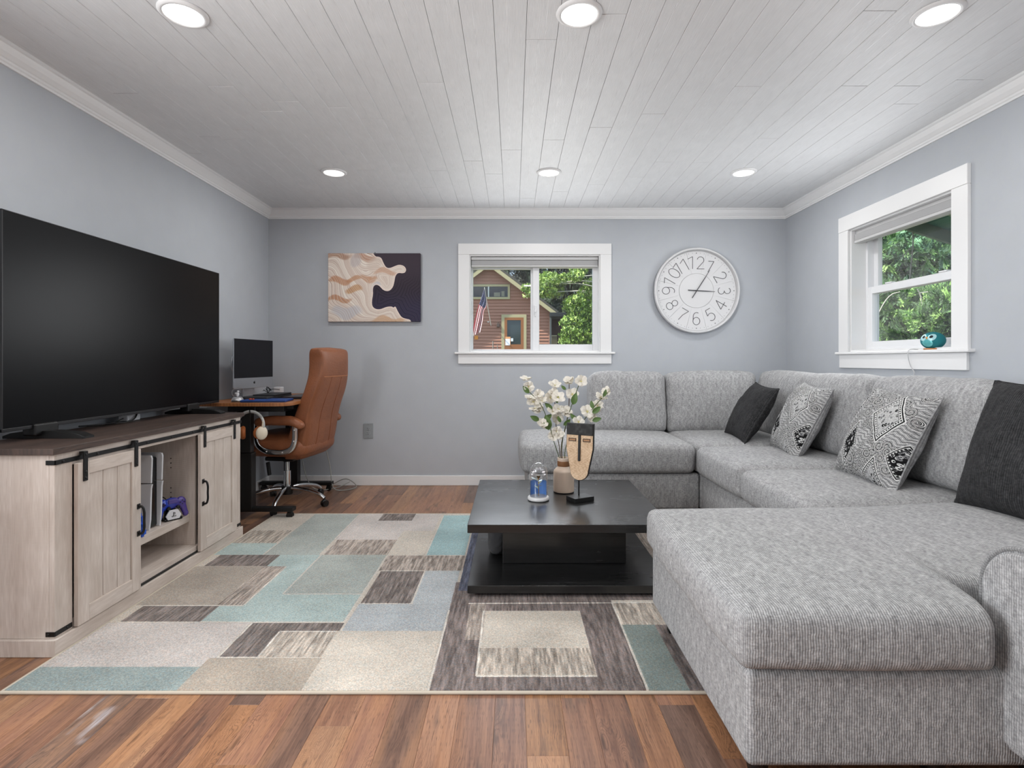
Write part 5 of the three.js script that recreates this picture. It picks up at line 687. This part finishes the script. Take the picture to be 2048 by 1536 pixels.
{ // carved mask on a stand
  const m = thing('mask_sculpture', 'woven cream face mask sculpture with black crown on a stand on the coffee table', 'sculpture', [0.357, TT, -2.92]);
  const face = new THREE.Group(); face.name = 'mask'; face.position.set(0, 0.107, -0.004); face.rotation.set(R(-2), -R(24), R(-1.5)); m.add(face);
  const w = 0.074, Ht = 0.305, out = (k, d = 0) => { const l = []; for (let i = 0; i <= 24; i++) { const a = Math.PI + (i / 24) * Math.PI; l.push([(0.05 - k) * Math.cos(a), 0.05 + (0.05 - k) * Math.sin(a)]); } l.push([w - k, 0.17], [w - k, d || Ht - k], [-w + k, d || Ht - k], [-w + k, 0.17]); return l; };
  const weave = tex(256, 256, (x, y, u, v) => { const row = Math.floor(v * 34), st = 0.5 + 0.5 * Math.sin((u * 9 + hash(row, 1, 3) * 7 + 0.8 * noise(u * 14, v * 34, 14, 34, 7)) * 6.283), rw = 0.5 + 0.5 * Math.cos((v * 34 + 0.3 * noise(u * 8, v * 8, 8, 8, 6)) * 6.283), n = fbm(u * 9, v * 9, 9, 9, 3, 3); return mix3([232, 208, 178], [176, 142, 110], clamp(0.1 + 0.3 * (1 - st) + 0.3 * (1 - rw) + 0.6 * (n - 0.4))); });
  const weaveMat = M('#ffffff', 0.85, { map: rep(weave, 5, 5), bumpMap: rep(weave, 5, 5), bumpScale: 0.002 });
  part(face, 'mask_back', extr(out(0), 0.018, 0.002, 2).translate(0, 0, -0.02), M('#141211', 0.6));
  part(face, 'mask_face', boxUV(extr(out(0.002, 0.245), 0.003, 0.001, 1), 'y'), weaveMat);
  const crownT = tex(128, 128, (x, y, u, v) => { const k = 26 + 34 * Math.pow(noise(u * 12, v * 10, 12, 10, 2), 2); return [k, k, k]; }); const cr = boxUV(bx(0.147, 0.062, 0.01, 0, 0.2745, 0.002, 0.003, 'y', 2)); part(face, 'crown', cr, M('#ffffff', 0.7, { map: rep(crownT, 8, 8), bumpMap: rep(crownT, 8, 8), bumpScale: 0.006 }));
  part(face, 'nose', bb(-0.0065, 0.0065, 0.105, 0.245, 0.0, 0.012, 0.003, 'y', 2), M('#161413', 0.55));
  for (const s of [-1, 1]) { const e = part(face, 'eye', mg([bb(s * 0.04 - 0.021, s * 0.04 + 0.021, 0.2235, 0.2265, 0, 0.008, 0.001), bb(s * 0.04 - 0.021, s * 0.04 + 0.021, 0.2095, 0.2125, 0, 0.008, 0.001), bb(s * 0.04 - 0.021, s * 0.04 - 0.018, 0.2095, 0.2265, 0, 0.008, 0.001), bb(s * 0.04 + 0.018, s * 0.04 + 0.021, 0.2095, 0.2265, 0, 0.008, 0.001)]), M('#3a2a20', 0.6)); part(e, 'eyelid', bb(s * 0.04 - 0.018, s * 0.04 + 0.018, 0.2135, 0.2225, 0.001, 0.006, 0.001), M('#a87f5c', 0.7)); }
  part(m, 'rod', cyl(0.0045, 0.0045, 0.1, 0, 0.066, -0.008, 12), blackMat);
  part(m, 'stand_base', bx(0.125, 0.025, 0.085, 0, 0.0127, 0.01, 0.002).rotateY(R(28)), blackMat);
}
{ // flowering branches in the vase
  const fl = thing('flower_branches', 'white artificial blossom branches with green leaves in the cream vase', 'flowers', [vasePos[0], vasePos[1] + 0.19, vasePos[2]]);
  const px = (x, y, dz = 0) => { const Z = 3.11 - dz; return V((1020 + x / 3.531 - 1026) * Z / 1080 - vasePos[0], 1.1 - (730 + y / 3.531 - 722) * Z / 1080 - vasePos[1] - 0.19, dz); };
  const stemM = M('#4c5a34', 0.7), stemD = M('#5b4a3a', 0.7), petalM = M('#ece7dc', 0.6, { transmission: 0.25, thickness: 0, side: THREE.DoubleSide }), leafM = M('#56703a', 0.55, { side: THREE.DoubleSide }), eyeM = M('#d9d089', 0.7);
  const root = (i) => V(0.012 * Math.cos(i * 1.9), -0.1, 0.012 * Math.sin(i * 1.9));
  const br = [[[[130, 185, .05], [205, 260, .05], [270, 400, .04], [310, 540, .02]]], [[[315, 150, -.03], [318, 300, -.03], [330, 480, -.01], [345, 560, 0]]], [[[490, 130, .02], [440, 270, .02], [395, 420, .01], [368, 560, 0]]], [[[418, 130, -.06], [415, 300, -.05], [390, 450, -.03], [362, 580, 0]]], [[[690, 195, .03], [620, 265, .03], [510, 405, .02], [400, 560, .01]]]];
  br.forEach(([l], i) => { const p = l.map(([x, y, z]) => px(x, y, z)); part(fl, 'stem', tube([...p, root(i)], 0.0024, 40, 6), i % 2 ? stemD : stemM); });
  const petalG = (() => { const g = new THREE.PlaneGeometry(0.021, 0.026, 6, 6).translate(0, 0.0135, 0), p = g.attributes.position; for (let i = 0; i < p.count; i++) { const v = p.getY(i) / 0.026, u = p.getX(i) / 0.0105, ww = Math.sin(Math.PI * clamp(v * 0.82 + 0.1)) ** 0.7; p.setXYZ(i, u * 0.0135 * ww, p.getY(i), 0.005 * Math.sin(v * 2.4) - 0.003 * u * u + 0.0022 * Math.sin(u * 5 + v * 4)); } g.computeVertexNormals(); return clean(g); })();
  const bloomG = [0, 1, 2].map((k) => mg([0, 1, 2, 3, 4].map((i) => petalG.clone().rotateX(-1.22 - 0.2 * Math.sin(i * 2 + k) + 0.2 * k).rotateY(i * 1.2566 + k)))), eyeG = mg([ell(0.0035, 0.003, 0.0035, 0, 0.002, 0, 8), ...[0, 1, 2, 3, 4, 5].map((i) => bar([0, 0, 0], [0.004 * Math.cos(i), 0.008, 0.004 * Math.sin(i)], 0.0006, 4))]);
  const blooms = [[112, 105, 0], [130, 152, 1], [195, 215, 1], [165, 268, 1], [228, 262, 1], [212, 322, 1], [180, 320, 0], [315, 152, 0], [310, 205, 1], [338, 235, 1], [290, 235, 1], [418, 130, 0], [440, 212, 1], [500, 118, 1], [692, 196, 2], [640, 235, 1], [618, 296, 1], [598, 330, 1], [545, 335, 1], [572, 372, 1], [402, 338, 1], [340, 318, 1], [330, 372, 1], [228, 425, 1], [255, 445, 0], [330, 470, 1], [352, 505, 1], [482, 405, 1], [300, 335, 0], [305, 510, 0], [145, 240, 0], [385, 340, 0]], rnd = rng(77);
  blooms.forEach(([x, y, f], i) => { const b = part(fl, 'blossom', bloomG[i % 3], petalM); b.position.copy(px(x, y, (rnd() - 0.4) * 0.08)); b.rotation.set((f === 0 ? 0.35 : f === 2 ? 0.4 : 1.0) + 0.5 * (rnd() - 0.5), rnd() * 6, (f === 2 ? -1 : 0) + 1.1 * (rnd() - 0.5)); const s = 1.4 + 0.4 * rnd(); b.scale.set(s, s, s); part(b, 'stamens', eyeG, eyeM); });
  const leafG = (() => { const g = new THREE.PlaneGeometry(0.02, 0.045, 4, 8).translate(0, 0.0225, 0), p = g.attributes.position; for (let i = 0; i < p.count; i++) { const v = p.getY(i) / 0.045, u = p.getX(i) / 0.01; p.setXYZ(i, u * 0.0115 * Math.sin(Math.PI * Math.pow(clamp(v), 0.8)) ** 0.8, p.getY(i), 0.008 * Math.sin(v * 2.5) + 0.003 * Math.abs(u)); } g.computeVertexNormals(); return clean(g); })();
  [[445, 280, -0.3, 1.2], [275, 460, 0.25, 1.5], [205, 390, 1.1, 1], [235, 395, -0.9, 1], [300, 310, 0.9, 0.9], [375, 425, -0.9, 0.9], [580, 340, -0.9, 1], [135, 200, 0.7, 0.9], [655, 225, -0.4, 0.8], [475, 390, 0.8, 0.9], [580, 395, -1.3, 0.9], [395, 175, 0.8, 0.6], [330, 270, -0.2, 0.7], [590, 310, 0.2, 0.8], [360, 405, 0.4, 0.7]].forEach(([x, y, a, s0]) => { const s = s0 * 1.35; const l = part(fl, 'leaf', leafG, leafM); l.position.copy(px(x, y, 0.02 + 0.04 * rnd())); l.rotation.set(-0.3 + 0.5 * rnd(), (rnd() - 0.5) * 1.2, a); l.scale.setScalar(s); });
}

// ------------------------------------------------------------------ outside
struct('ground', bb(-40, 45, -0.7, -0.5, -60, 20, 0), M('#5a5a3c', 0.95));
{ // porch roof beyond the right wall, seen from below through the right window
  const p = thing('porch_roof', 'dark teal porch roof underside with pale rafters outside the right window', 'porch roof', [3.7, 2.4, -2.6]), a = Math.atan2(2.243 - 2.395, 4.28 - 3.8), teal = M('#64918f', 0.8);
  const at = (x) => 2.395 + (x - 3.8) * Math.tan(a), slab = (z0, z1, x0, x1, t, up, r = 0.004) => { const l = Math.hypot(x1 - x0, at(x1) - at(x0)), g = bx(l, t, z1 - z0, 0, t / 2 + up, 0, r, 'x'); g.rotateZ(a); return g.translate((x0 + x1) / 2, (at(x0) + at(x1)) / 2, (z0 + z1) / 2); };
  pw(p, 'roof_deck', slab(-5.28, -0.4, 2.62, 4.9, 0.04, 0.12), teal); pw(p, 'fascia', slab(-5.3, -5.26, 2.62, 4.9, 0.16, 0), M('#7b8a86', 0.8));
  for (const z of [-4.75, -3.9, -3.05, -2.2]) pw(p, 'rafter', slab(z - 0.02, z + 0.02, 2.62, 4.9, 0.12, 0.0), M('#a9b8b2', 0.8)); for (let i = 0; i < 12; i++) { const x = 2.7 + i * 0.185; pw(p, 'board', slab(-5.25, -0.45, x, x + 0.178, 0.012, 0.108, 0.002), teal); }
}
// neighbour's house: metres, from the wall plane at z = -22
{
  const s = 0.00358, X = (zx) => (zx - 716.7) * s, Y = (zy) => 1.1 + (1433 - zy) * s, Z = -22, h = thing('neighbor_house', 'brown clapboard gable house with cream trim, seen through the back window', 'house', [-0.97, -0.5, -22]);
  const sidingM = M('#9c715f', 0.85), trimC = M('#a89f7c', 0.8), roofM = M('#474540', 0.9), dark = M('#0d1113', 0.15), door = M('#8a5528', 0.6);
  const xc = X(445), yc = Y(355), xr = X(1130), slope = (yc - Y(868)) / (xr - xc), xl = 2 * xc - xr, at = (x) => yc - Math.abs(x - xc) * slope;
  const laps = []; for (let y = -0.5; y < yc - 0.06; y += 0.128) { const yt = Math.min(y + 0.128, yc), x0 = Math.max(xl, xc - (yc - y) / slope), x1 = Math.min(xr, xc + (yc - y) / slope); if (x1 - x0 > 0.05) { const t0 = Math.max(x0, xc - (yc - yt) / slope), t1 = Math.min(x1, xc + (yc - yt) / slope), g = new THREE.BufferGeometry(), P = [x0, y, Z + 0.032, x1, y, Z + 0.032, t1, yt, Z, x0, y, Z + 0.032, t1, yt, Z, t0, yt, Z, x0, y, Z, x1, y, Z, x1, y, Z + 0.032, x0, y, Z, x1, y, Z + 0.032, x0, y, Z + 0.032]; g.setAttribute('position', new THREE.Float32BufferAttribute(P, 3)); g.computeVertexNormals(); laps.push(clean(g)); } }
  pw(h, 'siding', mg(laps), sidingM).userData.kind = 'stuff';
  pw(h, 'wall', mg([extr([[xl, -0.5], [xr, -0.5], [xr, at(xr)], [xc, yc], [xl, at(xl)]], 6).translate(0, 0, Z - 6.01)]), sidingM);
  pw(h, 'corner_trim', bb(xr - 0.03, xr + 0.02, -0.5, at(xr) - 0.02, Z, Z + 0.03, 0.004), sidingM);
  const rake = (sx) => { const x1 = xc + sx * (xr - xc + 0.25), l = Math.hypot(x1 - xc, yc - at(x1)), an = Math.atan2(at(x1) - yc, x1 - xc); return [l, an, x1]; };
  for (const sx of [-1, 1]) { const [l, , x1] = rake(sx), an = -sx * Math.atan(slope), mid = [(xc + x1) / 2, (yc + at(x1)) / 2]; const rk = bx(l, 0.15, 0.05, 0, -0.02, 0, 0.004, 'x').rotateZ(an).translate(mid[0], mid[1] + 0.06, Z + 0.32); pw(h, 'rake_board', rk, trimC); const rf = bx(l + 0.05, 0.08, 6.6, 0, 0.1, 0, 0.004, 'x').rotateZ(an).translate(mid[0], mid[1] + 0.06, Z - 2.95); pw(h, 'roof', rf, roofM); const so = bx(l, 0.02, 0.32, 0, 0.05, 0, 0, 'x').rotateZ(an).translate(mid[0], mid[1] + 0.04, Z + 0.16); pw(h, 'soffit', so, M('#a39a78', 0.8)); }
  const wn = pw(h, 'window', frameRect(X(226), X(682), Y(732), Y(563), 0.09, 0.09, 0.09, 0.09, Z + 0.01, Z + 0.075), trimC); pw(wn, 'pane', bb(X(250), X(433), Y(706), Y(588), Z + 0.04, Z + 0.045, 0), dark); pw(wn, 'pane', bb(X(445), X(657), Y(706), Y(588), Z + 0.04, Z + 0.045, 0), dark); pw(wn, 'mullion', bb(X(432), X(446), Y(706), Y(588), Z + 0.04, Z + 0.065, 0.002), M('#c7cbc8', 0.6)); pw(wn, 'curtain', mg([bb(X(500), X(570), Y(700), Y(655), Z + 0.046, Z + 0.05, 0), bb(X(585), X(620), Y(700), Y(640), Z + 0.046, Z + 0.05, 0)]), M('#77776a', 0.9));
  pw(h, 'door_trim', mg([bb(X(585), X(620), -0.2, Y(905), Z + 0.01, Z + 0.075, 0.004), bb(X(838), X(870), -0.2, Y(905), Z + 0.01, Z + 0.075, 0.004), bb(X(620), X(838), Y(940), Y(905), Z + 0.01, Z + 0.075, 0.004)]), trimC);
  const dr = pw(h, 'door', mg([bb(X(620), X(650), 0.9, Y(940), Z, Z + 0.075, 0.003), bb(X(806), X(838), 0.9, Y(940), Z, Z + 0.075, 0.003), bb(X(650), X(806), Y(970), Y(940), Z, Z + 0.075, 0.003), bb(X(650), X(806), 0.9, Y(1245), Z, Z + 0.075, 0.003)]), door); pw(dr, 'pane', bb(X(650), X(806), Y(1245), Y(970), Z + 0.04, Z + 0.045, 0), M('#2c3838', 0.1));
  pw(dr, 'notice', bb(X(630), X(688), Y(1255), Y(1158), Z + 0.077, Z + 0.08, 0), M('#ffffff', 0.6, { map: canvasTex(64, 100, (c) => { c.fillStyle = '#e8eaf0'; c.fillRect(0, 0, 64, 100); c.fillStyle = '#d89a66'; c.fillRect(0, 78, 64, 22); c.fillRect(56, 0, 8, 100); c.fillStyle = '#8fa0c4'; c.fillRect(14, 22, 26, 34); }) }), 'paper notice'); pw(dr, 'notice', bb(X(692), X(718), Y(1210), Y(1175), Z + 0.077, Z + 0.08, 0), M('#d9dde0', 0.6));
  pw(h, 'wall_lamp', mg([bb(X(530), X(566), Y(1050), Y(1005), Z + 0.02, Z + 0.12, 0.02), bb(X(540), X(556), Y(1005), Y(992), Z + 0.02, Z + 0.1, 0.01)]), M('#4a3a30', 0.4)); pw(h, 'hook', bb(X(425), X(445), Y(995), Y(982), Z + 0.01, Z + 0.05, 0.005), M('#c9c9c6', 0.5)); pw(h, 'sign', bb(X(280), X(320), Y(1188), Y(1145), Z + 0.02, Z + 0.04, 0.004), M('#c87f1e', 0.6)); pw(h, 'railing', mg([bar([X(497), 1.2, Z + 0.8], [X(497), Y(1215), Z + 0.8], 0.02, 8), bar([X(545), 1.2, Z + 0.8], [X(545), Y(1250), Z + 0.8], 0.015, 8)]), M('#77746c', 0.6));
  // dark-coloured side porch on the right
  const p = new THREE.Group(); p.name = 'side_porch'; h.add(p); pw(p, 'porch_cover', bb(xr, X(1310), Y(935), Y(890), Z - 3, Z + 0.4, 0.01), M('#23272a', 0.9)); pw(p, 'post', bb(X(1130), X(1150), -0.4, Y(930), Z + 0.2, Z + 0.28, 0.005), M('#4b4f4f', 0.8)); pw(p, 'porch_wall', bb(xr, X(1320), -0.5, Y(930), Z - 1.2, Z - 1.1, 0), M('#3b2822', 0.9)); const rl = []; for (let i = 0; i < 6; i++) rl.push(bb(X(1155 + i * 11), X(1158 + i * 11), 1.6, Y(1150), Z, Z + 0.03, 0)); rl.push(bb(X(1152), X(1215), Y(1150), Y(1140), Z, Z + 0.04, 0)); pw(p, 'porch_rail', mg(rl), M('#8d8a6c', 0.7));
  pw(h, 'porch_deck', bb(xl, X(1320), 0.7, 0.9, Z, Z + 1.6, 0), M('#5f5a50', 0.9));
}
{ // flag on a pole fixed to the house
  const s = 0.00358, X = (zx) => (zx - 716.7) * s * 0.955, Y = (zy) => 1.1 + (1433 - zy) * s * 0.955, Z = -21, f = thing('flag', 'American flag hanging from a slanted pole on the neighbouring house', 'flag', [X(395), Y(620), Z]);
  const ft = canvasTex(520, 274, (c, w, h) => { for (let i = 0; i < 13; i++) { c.fillStyle = i % 2 ? '#e9e6e4' : '#a5273a'; c.fillRect(0, i * h / 13, w, h / 13 + 1); } c.fillStyle = '#262f5c'; c.fillRect(0, 0, w * 0.4, h * 7 / 13); c.fillStyle = '#f2f2f2'; for (let r = 0; r < 9; r++) for (let k = 0; k < (r % 2 ? 5 : 6); k++) { const x = (k * 2 + (r % 2 ? 2 : 1)) * w * 0.4 / 12, y = (r + 1) * h * 7 / 13 / 10; c.beginPath(); for (let q = 0; q < 10; q++) { const a = -Math.PI / 2 + q * Math.PI / 5, rr = q % 2 ? 2.6 : 6.5; c.lineTo(x + rr * Math.cos(a), y + rr * Math.sin(a)); } c.fill(); } });
  // hoist runs down the pole; the fly end hangs down to the lower left in folds
  const left = [[388, 615], [352, 735], [322, 830], [290, 960], [252, 1155]], right = [[399, 640], [418, 800], [386, 870], [376, 980], [352, 1108]], g = new THREE.PlaneGeometry(1, 1, 40, 24), p = g.attributes.position, uv = g.attributes.uv;
  const cl = new THREE.CatmullRomCurve3(left.map(([x, y]) => V(X(x), Y(y), 0))), cr = new THREE.CatmullRomCurve3(right.map(([x, y]) => V(X(x), Y(y), 0)));
  for (let i = 0; i < p.count; i++) { const u = uv.getX(i), v = uv.getY(i), a = cl.getPoint(u), b = cr.getPoint(u), q = a.lerp(b, v); uv.setY(i, lerp(0.36, 1, 1 - v)); p.setXYZ(i, q.x, q.y, Z + 0.09 * Math.sin(v * 13 + u * 2) * (0.3 + u) + 0.15 * u); } g.computeVertexNormals();
  pw(f, 'cloth', clean(g), M('#ffffff', 0.8, { map: ft, transmission: 0.3, thickness: 0, side: THREE.DoubleSide })); pw(f, 'pole', bar([X(392), Y(600), Z - 0.01], [X(455), Y(1010), Z - 0.95], 0.016, 8), M('#cfcfc9', 0.5));
}
// trees: trunks, branches and leaf sprays
const leafGeo = (w, l) => { const g = new THREE.BufferGeometry(), P = [0, 0, 0, w / 2, l * 0.45, w * 0.18, 0, l, 0, 0, 0, 0, 0, l, 0, -w / 2, l * 0.45, w * 0.18]; g.setAttribute('position', new THREE.Float32BufferAttribute(P, 3)); g.setAttribute('uv', new THREE.Float32BufferAttribute(new Float32Array(12), 2)); g.computeVertexNormals(); return g; };
const leafShape = leafGeo(0.1, 0.14), needleShape = (() => { const l = []; for (let i = 0; i < 7; i++) for (const s of [-1, 1]) { const g = leafGeo(0.022, 0.085); g.rotateZ(s * 0.85).translate(0, i * 0.028, 0); l.push(g); } const t = leafGeo(0.03, 0.1).translate(0, 0.19, 0); return mergeGeometries([...l, t]); })();
const barkM = M('#4a3d33', 0.95), paleBark = M('#a5a199', 0.9), leafMat = M('#ffffff', 0.55, { transmission: 0.35, thickness: 0, side: THREE.DoubleSide }), needleMat = M('#ffffff', 0.7, { transmission: 0.2, thickness: 0, side: THREE.DoubleSide });
function foliage(parent, clumps, n, geo, mat, tones, seed, scale = 1, droop = 0) {   // clumps: [x, y, z, r] in world metres
  const rnd = rng(seed), im = new THREE.InstancedMesh(geo, mat, n), q = new THREE.Object3D(), col = new THREE.Color(), at = V(); for (let o = parent; o; o = o.parent) at.add(o.position);
  const vol = clumps.map((c) => c[3] ** 2), sum = vol.reduce((a, b) => a + b); let i = 0;
  clumps.forEach((c, k) => { const m = k === clumps.length - 1 ? n - i : Math.round(n * vol[k] / sum); for (let j = 0; j < m && i < n; j++, i++) { let d; do { d = V(rnd() * 2 - 1, rnd() * 2 - 1, rnd() * 2 - 1); } while (d.length() > 1); d.setLength(Math.pow(d.length(), 0.45)); q.position.set(c[0] + d.x * c[3], c[1] + d.y * c[3] * 0.62, c[2] + d.z * c[3]).sub(at); q.rotation.set((rnd() - 0.5) * 3 + droop, rnd() * 6.28, (rnd() - 0.5) * 3); q.scale.setScalar(scale * (0.65 + 0.7 * rnd())); q.updateMatrix(); im.setMatrixAt(i, q.matrix); const t = tones[Math.floor(rnd() * tones.length)]; col.set(t).multiplyScalar(0.75 + 0.5 * rnd()); im.setColorAt(i, col); } });
  im.name = 'foliage'; im.castShadow = im.receiveShadow = true; im.userData.kind = 'stuff'; parent.add(im); return im;
}
const greens = ['#6f8f34', '#85a344', '#5c7c2c', '#9db65a', '#4b6a2a'], darks = ['#1f3325', '#2a412c', '#18291f', '#33492e'], cedar = ['#3f6638', '#527d45', '#2d5034', '#6b9350', '#3a5f4a'];
function branchy(parent, base, top, r, clumps, mat) { part(parent, 'trunk', bar(base, top, r, 10, r * 0.4), mat); const b = clumps.filter((_, i) => i % 2 === 0).map((c) => { const y = Math.max(base[1] + 0.5, c[1] - c[3] * 1.2), t = clamp((y - base[1]) / (top[1] - base[1]), 0, 0.95), p = base.map((v, i) => lerp(v, top[i], t)); return tube([p, [(p[0] + c[0]) / 2, (p[1] + c[1]) / 2 + 0.15, (p[2] + c[2]) / 2], [c[0], c[1], c[2]]], r * 0.16, 10, 5); }); part(parent, 'branches', mg(b), mat); }
{ const rnd = rng(101), mk = (name, label, pos, clumps, n, geo, mat, tones, seed, scale, trunkTop, bark, r, droop) => { const t = thing(name, label, 'tree', pos, 0); const loc = clumps.map((c) => [c[0] - pos[0], c[1] - pos[1], c[2] - pos[2], c[3]]); branchy(t, [0, 0, 0], trunkTop.map((v, i) => v - pos[i]), r, loc, bark); foliage(t, clumps, n, geo, mat, tones, seed, scale, droop); return t; };
  // sunlit broadleaf at the right half of the back window, about 11 m away
  const c1 = []; const W = (zx, zy, Z) => [(zx - 716.7) / 5.688 * Z / 1080, 1.1 + (1433 - zy) / 5.688 * Z / 1080, -Z];
  for (const [zx, zy, r, Z] of [[1060, 560, 0.22, 11], [1130, 520, 0.26, 11.4], [1220, 540, 0.2, 11.2], [1340, 500, 0.18, 11.6], [1430, 480, 0.16, 11], [1100, 650, 0.2, 11], [1190, 650, 0.22, 11.3], [1420, 800, 0.26, 11], [1520, 740, 0.3, 11.3], [1600, 660, 0.26, 11.6], [1460, 900, 0.26, 11], [1580, 880, 0.3, 11.2], [1400, 1010, 0.26, 10.8], [1520, 1040, 0.3, 11], [1620, 1100, 0.3, 11], [1350, 1120, 0.18, 10.6], [1440, 1180, 0.32, 10.7], [1560, 1210, 0.32, 10.8], [1360, 1230, 0.22, 10.6], [1700, 900, 0.4, 11.4], [1720, 600, 0.4, 11.6], [880, 610, 0.14, 11], [900, 680, 0.1, 11], [1460, 420, 0.2, 11.4], [1700, 1250, 0.4, 10.8]]) c1.push([...W(zx, zy, Z), r]);
  mk('broadleaf_tree', 'sunlit bright green broadleaf tree in the right half of the back window', [2.75, -0.5, -11.3], c1, 11000, leafShape, leafMat, [...greens, '#b7cc78'], 5, 0.5, [2.1, 4.4, -11.4], paleBark, 0.07, 0);
  // dark conifers behind the house
  [[-3, -31, 9], [0.6, -33, 11], [3.0, -29, 10], [5.6, -32, 12], [8.5, -30, 10], [-7, -33, 10], [1.9, -40, 13], [7, -39, 13]].forEach(([x, z, hh], i) => { const c = []; const lean = i % 3; for (let k = 0; k < 15; k++) { const t = k / 14, rr = lerp(2.3, 0.5, t) * (0.8 + 0.4 * rnd()); c.push([x + (rnd() - 0.5) * 1.2 * (1 - t), 0.8 + t * (hh - 1), z + (rnd() - 0.5) * 1.2, rr]); } mk('dark_conifer', 'tall dark fir beyond the neighbouring house, ' + ['second from the left', 'third from the left', 'fifth from the left', 'sixth from the left', 'rightmost of all', 'leftmost of all', 'fourth from the left', 'seventh from the left'][i], [x, -0.5, z], c, 2300, needleShape, needleMat, i % 2 ? darks : [...darks, '#47603a'], 40 + i, 2.8, [x, hh, z], barkM, 0.28, 0.6).userData.group = 'firs beyond the neighbouring house'; });
  // cedars and shrubs outside the right window
  const V2 = (px, py, Z) => [(px - 1026) * Z / 1080, 1.1 + (722 - py) * Z / 1080, -Z];
  const c2 = []; for (let i = 0; i < 34; i++) { const Z = 8 + 1.6 * rnd(); c2.push([...V2(1725 + 110 * rnd(), 440 + 130 * rnd(), Z), 0.22 + 0.2 * rnd()]); } for (let i = 0; i < 10; i++) c2.push([...V2(1760 + 60 * rnd(), 250 + 150 * rnd(), 9.5), 0.6]);
  mk('cedar_tree', 'bright green cedar at the left of the right window', [6.6, -0.5, -9.2], c2, 13000, needleShape, needleMat, [...cedar, '#86ab5e', '#a3c47a'], 71, 0.62, [6.4, 5.2, -9.3], barkM, 0.16, 1.2);
  const c3 = []; for (let i = 0; i < 34; i++) { const Z = 7.2 + 1.6 * rnd(); c3.push([...V2(1830 + 110 * rnd(), 450 + 150 * rnd(), Z), 0.22 + 0.2 * rnd()]); }
  mk('drooping_cedar', 'blue-green drooping cedar at the right of the right window', [6.9, -0.5, -8.3], c3, 12000, needleShape, needleMat, [...cedar, '#7fae86'], 72, 0.62, [6.6, 4.6, -8.4], barkM, 0.16, 1.6);
  const c4 = []; for (let i = 0; i < 44; i++) { const Z = 6 + 2.2 * rnd(); c4.push([...V2(1720 + 220 * rnd(), 585 + 130 * rnd(), Z), 0.2 + 0.18 * rnd()]); }
  const shrub = mk('evergreen_shrub', 'dark evergreen shrub filling the lower sash of the right window', [5.3, -0.5, -7.2], c4, 14000, needleShape, needleMat, ['#35562f', '#456b3a', '#2a4629', '#5d8548', '#8fb566'], 73, 0.55, [5.4, 1.9, -7.3], barkM, 0.08, 0.6);
  for (const [px, Z, i] of [[1690, 14, 0], [1760, 13, 1], [1830, 14.5, 0], [1900, 12.5, 1], [1980, 14, 0], [1620, 15, 1]]) { const p = V2(px, 700, Z), c = []; for (let k = 0; k < 14; k++) { const t = k / 13; c.push([p[0] + (rnd() - 0.5) * 1.4, 0.3 + t * 8, p[2] + (rnd() - 0.5) * 1.4, lerp(1.5, 0.6, t)]); } mk('dark_cedar', 'dark cedar deep in the woods beyond the right window, ' + { 1690: 'second from the left', 1760: 'third from the left', 1830: 'fourth from the left', 1900: 'fifth from the left', 1980: 'rightmost of all', 1620: 'leftmost of all' }[px], [p[0], -0.5, p[2]], c, 2600, needleShape, needleMat, [...darks, '#3d5a34'], 90 + px, 2, [p[0], 8.5, p[2]], barkM, 0.2, 1).userData.group = 'dark cedars beyond the right window'; }
  const br = thing('bare_branch', 'thin pale bare twig hanging from the porch roof edge outside the right window', 'branch', [3.9, 2.36, -5.28]), B = (x, y) => V2(x, y, 5.28), B2 = (x, y) => V2(x, y, 6.1); pw(br, 'twig', mg([tube([B(1818, 575), B(1822, 530), B(1826, 490), B(1825, 458)], 0.006, 20, 6), tube([B(1800, 520), B(1812, 505), B(1824, 492)], 0.004, 10, 5)]), paleBark);
  pw(shrub, 'bare_twigs', mg([tube([B2(1750, 640), B2(1772, 600), B2(1785, 588), B2(1800, 584)], 0.006, 10, 5), tube([B2(1834, 578), B2(1840, 588), B2(1842, 596), B2(1846, 660)], 0.006, 10, 5), tube([B2(1840, 586), B2(1856, 584)], 0.005, 8, 5)]), paleBark);
}

renderer.render(scene, camera);
